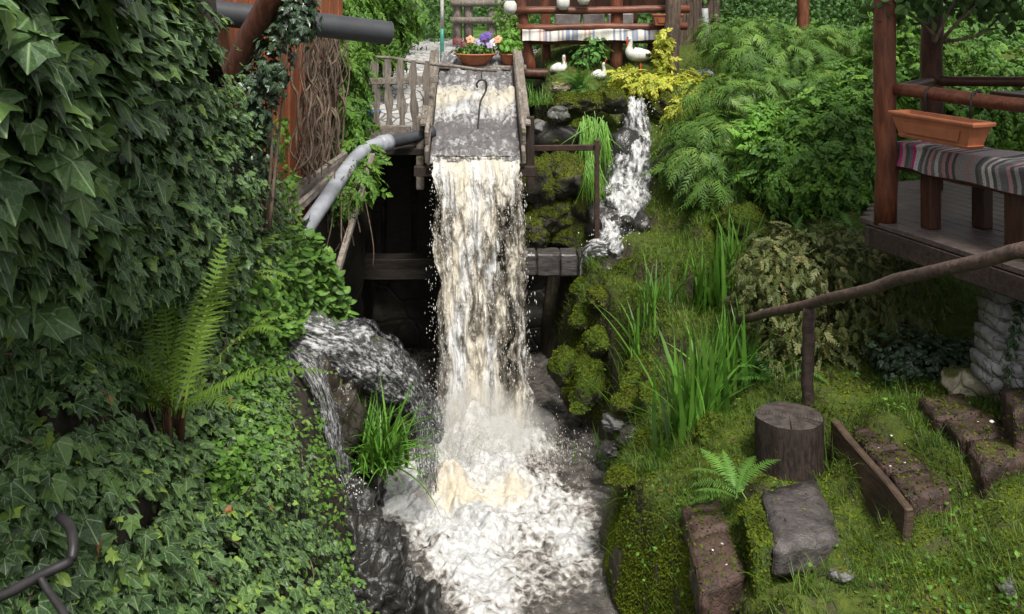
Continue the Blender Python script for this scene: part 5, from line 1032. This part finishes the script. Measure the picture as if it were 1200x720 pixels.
# ferns
TF = [leaf_frond(26, .35, .17, 4, 1), leaf_frond(26, .55, .16, 4, 2), leaf_frond(24, .8, .17, 4, 3)]
TFU = [leaf_frond(30, .12, .125, 4, 4), leaf_frond(30, .25, .12, 4, 5), leaf_frond(28, .42, .125, 4, 6)]
def fern(name, label, base, n, L, mat, tilt=(.15, .9), seed=0, az=None, group=None, tf=None, nm='frond'):
    tf = tf or TF
    r = np.random.default_rng(seed); t = thing(name, label, 'fern', base, group); b = np.array(base)
    for k in range(n):
        a = r.uniform(0, 6.283) if az is None else r.uniform(*az); tl = r.uniform(*tilt); d = np.array([math.cos(a) * math.sin(tl), math.sin(a) * math.sin(tl), math.cos(tl)])
        nv = np.array([-math.cos(a) * math.cos(tl), -math.sin(a) * math.cos(tl), math.sin(tl)]) * 1.0 + r.normal(0, .15 if tf is TF else .55, 3)
        R = orient(nv[None] * np.array([1, 1, 1]), d[None])[0]; s = L * r.uniform(.65, 1.1); v = k % 3; me = leaf_mesh('%s_%d' % (nm, v), tf[v], mat, int(r.integers(0, 5)))
        o = bpy.data.objects.new('frond', me); COL.objects.link(o); o.parent = t; p = b + r.normal(0, .025, 3) * [1, 1, 0]
        o.matrix_basis = Matrix.Translation(loc0(t)) @ Matrix([[*(R[i] * s * np.array([1, 1, -1 if False else 1])), p[i]] for i in range(3)] + [[0, 0, 0, 1]])
    return t
fb = P(203, 498, 3.85)
ft = fern('tall_fern', 'tall upright fern with brown crown on the ivy slope', fb + (0, 0, .05), 22, .72, M_fern, (.08, .70), 17, az=(-3.6, .5), tf=TFU, nm='upright_frond')
for k in range(26):
    a = rng.uniform(0, 6.28); tube('dead_stalk', [fb + np.array([.03 * math.cos(a), .03 * math.sin(a), -.06]), fb + np.array([.045 * math.cos(a), .045 * math.sin(a), .06 + .08 * rng.random()])], [.014, .005], mat_fs if k else (globals().__setitem__('mat_fs', mat_wood('fern_crown', (.05, .024, .012), (.13, .065, .03), (6, 6, 1), .9, .5)) or mat_fs), ft, 5)
fern('fern', 'slim fern leaning out of the bright herbs by the ivy', lb_pt(np.array([272.]), np.array([400.]))[0], 9, .5, M_fern, (.2, .8), 6)
fern('fern', 'fern with arching fronds high on the ivy slope above the tall fern', lb_pt(np.array([268.]), np.array([335.]))[0], 8, .5, M_fern, (.2, .9), 16)
fern('small_fern', 'small bright fern beside the grey slab and stump', (1.33, 5.46, 1.10), 8, .42, M_fernb, (.55, 1.05), 7, az=(-.2, 3.5))
fern('fern', 'bright fern growing below the rear bench between the storks', (lambda p_: (p_[0], p_[1], gz1(p_[0], p_[1])))(P(680, 105, 11.45)), 22, .44, M_fernl, (.2, 1.1), 8)
for k, (x, y, Y, lab) in enumerate([(920, 262, 8.2, 'fern at the edge of the cotoneaster mound under the shrub'), (885, 445, 7.0, 'fern between the tall irises and the cotoneaster mound'), (905, 470, 6.7, 'low fern behind the stump'), (1000, 235, 8.3, 'fern in the shade beside the gazebo corner')]):
    p = P(x, y, Y); p[2] = max(gz1(p[0], p[1]), p[2] - .3); fern('fern', lab, p, 10, .42, M_fernl, (.3, 1.2), 20 + k)
# iris and grass tufts
TB = [leaf_blade(.028, .10, 5), leaf_blade(.030, .22, 5), leaf_blade(.024, .5, 6)]
def tuft(name, label, x, y, Y, n, L, spread, mat, tilt, seed, n_ind, tp=TB, cat='plant', z=None, droop=None):
    r = np.random.default_rng(seed); c = P(x, y, Y); c[2] = gz1(c[0], c[1]) if z is None else z; t = thing(name, label, cat, c)
    p = c + np.c_[r.normal(0, spread, n), r.normal(0, spread * .7, n), np.zeros(n)]
    if z is None: p[:, 2] = bank_z(p[:, 0], p[:, 1]) - .02
    a = r.uniform(0, 6.283, n); tl = np.abs(r.normal(0, tilt, n)); d = np.c_[np.cos(a) * np.sin(tl), np.sin(a) * np.sin(tl), np.cos(tl)]
    nv = np.c_[-np.cos(a), -np.sin(a), .2 + 0 * a] * -1.0; nv = np.c_[-np.cos(a) * np.cos(tl), -np.sin(a) * np.cos(tl), np.sin(tl)] + r.normal(0, .3, (n, 3))
    foliage(t, name, tp, p, orient(nv, d), L * r.uniform(.6, 1.1, n), r.beta(2, 2, n), mat, n_ind, piece='blade', stuff='fine_blades'); return t
tuft('iris_clump', 'tall iris clump with sword leaves above the round mossy stone', 810, 512, 6.55, 110, .74, .11, M_iris, .15, 1, 110)
tuft('iris_clump', 'iris clump leaning towards the cotoneaster mound', 856, 480, 6.85, 80, .66, .11, M_iris, .18, 2, 80)
tuft('iris_clump', 'iris clump growing beside the stream edge boulders', 718, 420, 8.1, 120, .68, .15, M_iris, .16, 3, 120)
tuft('iris_clump', 'slender iris clump below the moss capped boulder', 845, 372, 8.0, 90, .74, .12, M_iris, .14, 4, 90)
tuft('iris_clump', 'short iris clump between the stream and the tall irises', 757, 395, 8.2, 70, .52, .13, M_iris, .2, 5, 70)
tuft('grass_tuft', 'lush grass tuft growing on the rock beside the thin waterfall', 443, 545, 6.62, 170, .62, .085, M_iris, .34, 6, 150, [leaf_blade(.02, .35, 6), leaf_blade(.018, .8, 7), leaf_blade(.018, 1.25, 8)], 'grass', z=P(443, 548, 6.62)[2])
tuft('grass_tuft', 'drooping grass tuft at the foot of the iron post', 718, 345, 9.3, 70, .40, .06, M_grass, .6, 7, 0, [leaf_blade(.014, .9, 6), leaf_blade(.014, 1.2, 6)], 'grass', z=P(718, 338, 9.3)[2])
def hang(name, label, x0, x1, y0, Y, n, L, mat, seed):
    r = np.random.default_rng(seed); p = PV(np.c_[r.uniform(x0, x1, n), y0 + r.normal(0, 7, n), Y + r.normal(0, .06, n)]); t = thing(name, label, 'grass', P((x0 + x1) / 2, y0, Y))
    d = np.c_[r.normal(0, .16, n), -.55 + r.normal(0, .15, n), -.75 + r.normal(0, .3, n)]; nv = np.c_[r.normal(0, .3, n), np.full(n, -.8), np.full(n, .6)]
    foliage(t, name, [leaf_blade(.011, .45, 5), leaf_blade(.012, .7, 5)], p, orient(nv, d), L * r.uniform(.5, 1.1, n), r.beta(2, 2, n), mat, 0, stuff='fine_blades')
hang('hanging_grass', 'long pale green grass hanging over the mossy wall beside the cascade', 680, 712, 148, 10.6, 260, .55, M_lime, 8)
hang('hanging_grass', 'lower tail of long grass hanging in front of the mossy boulders', 686, 703, 195, 10.2, 150, .42, M_lime, 9)
tuft('grass_tuft', 'soft grass tuft on the wall top beside the chute', 632, 118, 11.0, 150, .28, .14, M_lime, .5, 10, 0, [leaf_blade(.012, .6, 5)], 'grass', z=P(632, 122, 11.0)[2])
tuft('grass_tuft', 'long grass hanging beside the cascade under the golden shrub', 795, 178, 10.4, 130, .5, .12, M_grass, .6, 12, 0, [leaf_blade(.012, 1.1, 6)], 'grass', z=P(795, 165, 10.4)[2])
# shrubs on the right
SPR = [leaf_spray(9, .075, .3, 1), leaf_spray(8, .08, .5, 2), leaf_spray(10, .07, .15, 3)]
for k, (bl, n, lab) in enumerate([
    ([(P(905, 62, 11.3), (.75, .6, .24)), (P(880, 40, 11.6), (.6, .6, .22)), (P(960, 50, 11.5), (.6, .6, .25))], 950, 'feathery juniper highest under the red timber post'),
    ([(P(870, 108, 10.6), (.62, .5, .22)), (P(930, 95, 10.8), (.62, .5, .22)), (P(980, 85, 11), (.5, .5, .2))], 1000, 'spreading juniper in the middle of the shrub bank'),
    ([(P(850, 150, 10.2), (.55, .5, .22)), (P(820, 180, 10.0), (.45, .4, .22)), (P(865, 195, 9.8), (.5, .4, .22)), (P(838, 215, 9.6), (.3, .3, .14))], 1250, 'low dark juniper branches hanging over the moss by the cascade')]):
    bush('juniper', lab, 'juniper', bl, n, SPR, .30, M_juni, up=1.1, jit=.3, seed=40 + k, shell=.5, bump=.4, key='spray', stem_mat=M_bark, group='junipers on the shrub bank', dirv='out')
bush('leafy_shrub', 'dense small leaved green shrub beside the gazebo post', 'shrub', [(P(965, 165, 9.3), (.50, .45, .42)), (P(935, 205, 9.0), (.40, .4, .36)), (P(1000, 130, 9.5), (.42, .4, .4)), (P(990, 215, 8.9), (.40, .35, .36)), (P(905, 190, 9.2), (.25, .3, .3))], 4200, SPG, .17, M_spir, up=.6, jit=.6, seed=50, stem_mat=M_bark, shell=.45, bump=.45)
bush('leafy_shrub', 'shrub with round leaves growing behind the gazebo bench', 'shrub', [(P(1060, 130, 9.6), (.5, .4, .6)), (P(1060, 60, 9.8), (.5, .4, .5)), (P(1110, 150, 9.8), (.6, .4, .6)), (P(1180, 120, 9.8), (.6, .4, .7)), (P(1060, 210, 9.0), (.3, .3, .35))], 3000, SPG, .19, M_spir, up=.5, jit=.6, seed=51, stem_mat=M_bark, shell=.45, bump=.45)
bush('lime_shrub', 'bright lime green shoots in front of the junipers', 'shrub', [(P(885, 168, 9.3), (.20, .2, .22)), (P(900, 150, 9.4), (.16, .2, .22))], 420, SPG, .17, M_lime, up=.4, jit=.5, seed=52, dirv='up', stem_mat=M_bark)
bush('golden_shrub', 'golden yellow leaved shrub spreading above the small cascade', 'shrub', [(P(765, 98, 11.6), (.36, .3, .16)), (P(800, 105, 11.5), (.30, .3, .17)), (P(815, 98, 11.6), (.26, .3, .15)), (P(735, 90, 11.7), (.2, .2, .10)), (P(778, 65, 12.0), (.09, .1, .35)), (P(795, 128, 11.2), (.16, .2, .16))], 1500, SPG, .13, M_gold, up=.6, jit=.5, seed=53, stem_mat=M_bark, shell=.4)
bush('leafy_shrub', 'young shrub with rounded leaflets among the stork ornaments', 'shrub', [(P(692, 62, 12.25), (.24, .2, .13)), (P(696, 50, 12.3), (.13, .15, .12)), (P(684, 72, 12.3), (.2, .15, .08))], 230, [leaf_oval(.34)], .075, M_fernl, up=.9, jit=.3, seed=54, stem_mat=M_bark, base=P(690, 95, 12.25))
bush('cotoneaster', 'rounded brownish green cotoneaster mound below the gazebo deck', 'shrub', [(P(960, 345, 7.1), (.58, .45, .46)), (P(900, 350, 7.1), (.30, .38, .38)), (P(1030, 340, 7.2), (.36, .38, .36)), (P(955, 420, 6.95), (.55, .35, .32)), (P(920, 300, 7.3), (.3, .3, .22)), (P(1000, 300, 7.4), (.35, .3, .2)), (P(1050, 390, 7.0), (.22, .3, .3))], 6800, [leaf_spray(7, .19, .15, 5), leaf_sprig(10, .42, .20, 6), leaf_sprig(9, .4, .22, 7)], .105, M_cot, up=.3, jit=.6, seed=55, dirv='down', stem_mat=M_twig, stems=30, shell=.7, bump=.35)
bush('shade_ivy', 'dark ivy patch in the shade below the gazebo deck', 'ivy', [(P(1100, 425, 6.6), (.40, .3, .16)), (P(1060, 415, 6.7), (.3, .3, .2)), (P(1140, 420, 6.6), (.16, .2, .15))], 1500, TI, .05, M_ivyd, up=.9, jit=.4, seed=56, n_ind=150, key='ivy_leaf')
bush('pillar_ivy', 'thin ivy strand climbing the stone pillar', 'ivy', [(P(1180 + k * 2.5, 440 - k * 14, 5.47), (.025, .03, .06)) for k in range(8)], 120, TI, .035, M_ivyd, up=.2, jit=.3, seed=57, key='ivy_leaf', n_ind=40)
bush('roof_vine', 'leafy vine hanging from the gazebo roof edge', 'vine', [(P(1055, 5, 6.5), (.26, .3, .16)), (P(1075, -10, 6.9), (.3, .3, .16)), (P(1130, -15, 6.7), (.5, .4, .2)), (P(1190, 0, 6.5), (.4, .4, .2)), (P(1042, 30, 6.6), (.05, .1, .12))], 900, [leaf_oval(.4)], .07, M_far, up=.3, jit=.5, seed=58, dirv='down', stem_mat=M_twig, n_ind=60, key='vine_leaf')
# far hedge and trees
G = 'shrubs beyond the path'
for k, (bl, n, sz, m, lab) in enumerate([
    ([(P(500, 25, 19), (.7, .6, .7)), (P(500, 0, 20), (.9, .6, .8))], 1500, .10, M_far, 'green shrub between timber post and green pole'),
    ([(P(598, 45, 14.5), (.26, .25, .3)), (P(602, 20, 14.8), (.3, .3, .3))], 700, .08, M_farl, 'light green shrub at the leaning end of the rear bench'),
    ([(P(560, 10, 22), (1.1, .6, .5)), (P(600, 5, 23), (1.2, .6, .7))], 1800, .10, M_far, 'shrub behind the rustic fence'),
    ([(P(660, 20, 17), (1.2, .6, .9)), (P(720, 20, 17), (1.2, .6, .9)), (P(640, 60, 15), (.5, .4, .4))], 3200, .10, M_far, 'broad green shrub behind the rear bench'),
    ([(P(860, 10, 14), (.8, .6, .7)), (P(845, 50, 13), (.3, .3, .4))], 2200, .07, M_far, 'dark green shrub behind the slim grey post'),
    ([(P(960, 5, 15), (1.2, .6, .8)), (P(1040, 20, 15), (1.4, .6, 1.0))], 3000, .09, M_far, 'dark shrub behind the red timber posts'),
    ([(P(1120, 20, 14), (1.6, .8, 1.2)), (P(1230, 20, 14), (1.6, .8, 1.2))], 3200, .10, M_far, 'dark shrub far behind the gazebo'),
    ([(P(350, 0, 16), (2.5, .8, 1.5)), (P(440, 40, 15), (.8, .5, .6))], 2200, .12, M_far, 'shrub behind the red board wall and creeper')]):
    bush('garden_shrub', lab, 'shrub', bl, n, [leaf_tiny(.40)], sz, m, up=.4, jit=.6, seed=80 + k, group=G, shell=.45)
hp_ = []
r = np.random.default_rng(5)
for k in range(16): x = -14 + 2.1 * k; hp_.append(((x + r.normal(0, .4), 30 + r.normal(0, 1.2), 4.6), (1.9, 1.4, 2.3 + .5 * r.random())))
for k, b_ in enumerate(hp_):
    cx = b_[0][0] / b_[0][1] * F + CX
    if -100 < cx < 1300: bush('hedge_tree', 'dense green hedge tree closing the garden far behind', 'tree', [b_], 1500, [leaf_tiny(.42)], .26, M_far, up=.4, jit=.6, seed=200 + k, group='hedge trees behind the garden', shell=.5, stems=3, stem_mat=M_bark, base=(b_[0][0], b_[0][1], 3.25))
# ------------------------------------------------------------------ grass, moss and small plants of the bank
avoid = [(1.71, 5.8, .22)]
def in_quad(X, Y, q):
    c = np.mean(q, 0); q = [c + (p_ - c) * 1.0 for p_ in np.array(q)]; s_ = None; ok = np.ones(len(X), bool)
    sg = [np.sign((q[(i + 1) % 4][0] - q[i][0]) * (Y - q[i][1]) - (q[(i + 1) % 4][1] - q[i][1]) * (X - q[i][0])) for i in range(4)]; return np.abs(sum(sg)) > 3.5
def bank_scatter(n, x0, x1, y0, y1, seed, gf, thr, av=True):
    r = np.random.default_rng(seed); X = r.uniform(x0, x1, n); Y = r.uniform(y0, y1, n); k = (X > bank_edge(Y) + .03) & (np.abs(X / Y * F) < 640)
    g = fbm(np.c_[X * gf, Y * gf, 0 * X + seed], 3) + r.normal(0, .25, n); k &= g > thr
    if av:
        for ax, ay, ar in avoid: k &= (X - ax) ** 2 + (Y - ay) ** 2 > ar * ar * (.8 + .3 * r.random(n))
        for q_ in QUADS: k &= ~in_quad(X, Y, q_)
    X, Y = X[k], Y[k]; z = bank_z(X, Y); e = .02; nx_ = (bank_z(X + e, Y) - z) / e; ny_ = (bank_z(X, Y + e) - z) / e
    return np.c_[X, Y, z], nrm(np.c_[-nx_, -ny_, np.ones(len(X))]), r
def grass_patch(name, label, n, reg, seed, L, w, mat, gf, thr, tilt=.6):
    p, nn, r = bank_scatter(n, *reg, seed, gf, thr); N = len(p); a = r.uniform(0, 6.283, N); tl = np.abs(r.normal(0, tilt, N)); d = np.c_[np.cos(a) * np.sin(tl), np.sin(a) * np.sin(tl), np.cos(tl)] + nn * .3
    nv = np.c_[-np.cos(a) * np.cos(tl), -np.sin(a) * np.cos(tl), np.sin(tl)]
    s = L * r.uniform(.4, 1.2, N) * (1 + .5 * fbm(p * 2.0, 2)); s = np.maximum(s, L * .25)
    rn = np.clip(r.beta(2, 2.2, N) + .2 * fbm(p * 3, 2), 0, 1)
    return tag(scatter(name, [leaf_blade(w, .5, 2), leaf_blade(w, .9, 3)], p - (0, 0, .008), orient(nv, d), s, rn, mat), label)
grass_patch('grass', 'short grass growing over the near mossy bank', 92000, (.5, 3.4, 4.0, 7.6), 1, .11, .017, M_grass, 1.9, -.12)
grass_patch('grass', 'grass growing on the far mossy bank below the cascade', 46000, (.5, 4.0, 7.4, 10.6), 2, .13, .022, M_grass, 1.6, -.4)
grass_patch('grass', 'grass on the terrace edge around the stork ornaments', 16000, (.2, 4.0, 10.5, 13.2), 7, .13, .03, M_grass, 1.6, -.4)
grass_patch('long_grass', 'longer grass clumps scattered over the bank', 9000, (.6, 3.4, 4.0, 8.5), 3, .22, .013, M_grass, 2.2, .45)
p, nn, r = bank_scatter(90000, .45, 3.2, 4.0, 10.6, 4, 2.0, -.15, True); N = len(p)
tag(scatter('moss', [leaf_moss(.4)], p, orient(nn + r.normal(0, .6, (N, 3)), nn * .8 + r.normal(0, .6, (N, 3))), r.uniform(.010, .024, N), np.clip(r.beta(2, 2, N) + .25 * fbm(p * 4, 2), 0, 1), M_moss), 'cushions of yellow green moss on the bank')
# moss skirts hanging on the bank's stream face
r = np.random.default_rng(9); n = 70000; Y = np.where(r.random(n) < .6, r.uniform(4.8, 7.2, n), r.uniform(7.2, 9.6, n)); z01 = r.random(n) ** .6; X = bank_edge(Y) + r.normal(.06, .06, n); zt = bank_z(X, Y); p = np.c_[X, Y, zt]; k = (zt > .08); p = p[k]; N = len(p)
tag(scatter('moss', [leaf_moss(.4), leaf_moss(.25)], p + np.array([-.01, -.01, 0]), orient(np.array([-1., -.5, .5]) + r.normal(0, .5, (N, 3)), np.array([-.3, -.2, -.5]) + r.normal(0, .5, (N, 3))), r.uniform(.008, .020, N), np.clip(.15 + .6 * r.beta(2, 2.5, N) + .2 * fbm(p * 3, 2), 0, 1), M_moss), 'moss and grass hanging down the stream face of the bank')
p, nn, r = bank_scatter(6000, .6, 3.3, 4.0, 9.0, 6, 2.6, .35); N = len(p)
tag(scatter('clover', [leaf_oval(.42), leaf_ivy(1)], p + nn * (r.uniform(.01, .07, N))[:, None], orient(nn + np.array([0, 0, .5]) + r.normal(0, .4, (N, 3)), r.normal(size=(N, 3))), r.uniform(.014, .034, N), r.beta(2, 2.6, N), M_spir), 'small broad leaved weeds among the bank grass', kind='stuff')
p, nn, r = bank_scatter(7000, .6, 3.3, 4.0, 9.0, 8, 2.2, .2, False); N = len(p)
tag(scatter('leaf_litter', [leaf_tiny(.4), leaf_oval(.35)], p + nn * .012, orient(nn + r.normal(0, .35, (N, 3)), r.normal(size=(N, 3))), r.uniform(.010, .028, N), r.beta(1.3, 2.5, N), mat_leaf('litter_leaf', [(0, (.03, .018, .010)), (.6, (.08, .048, .024)), (1, (.20, .13, .06))], .8, .1)), 'brown leaf litter and bark crumbs on the mossy bank')
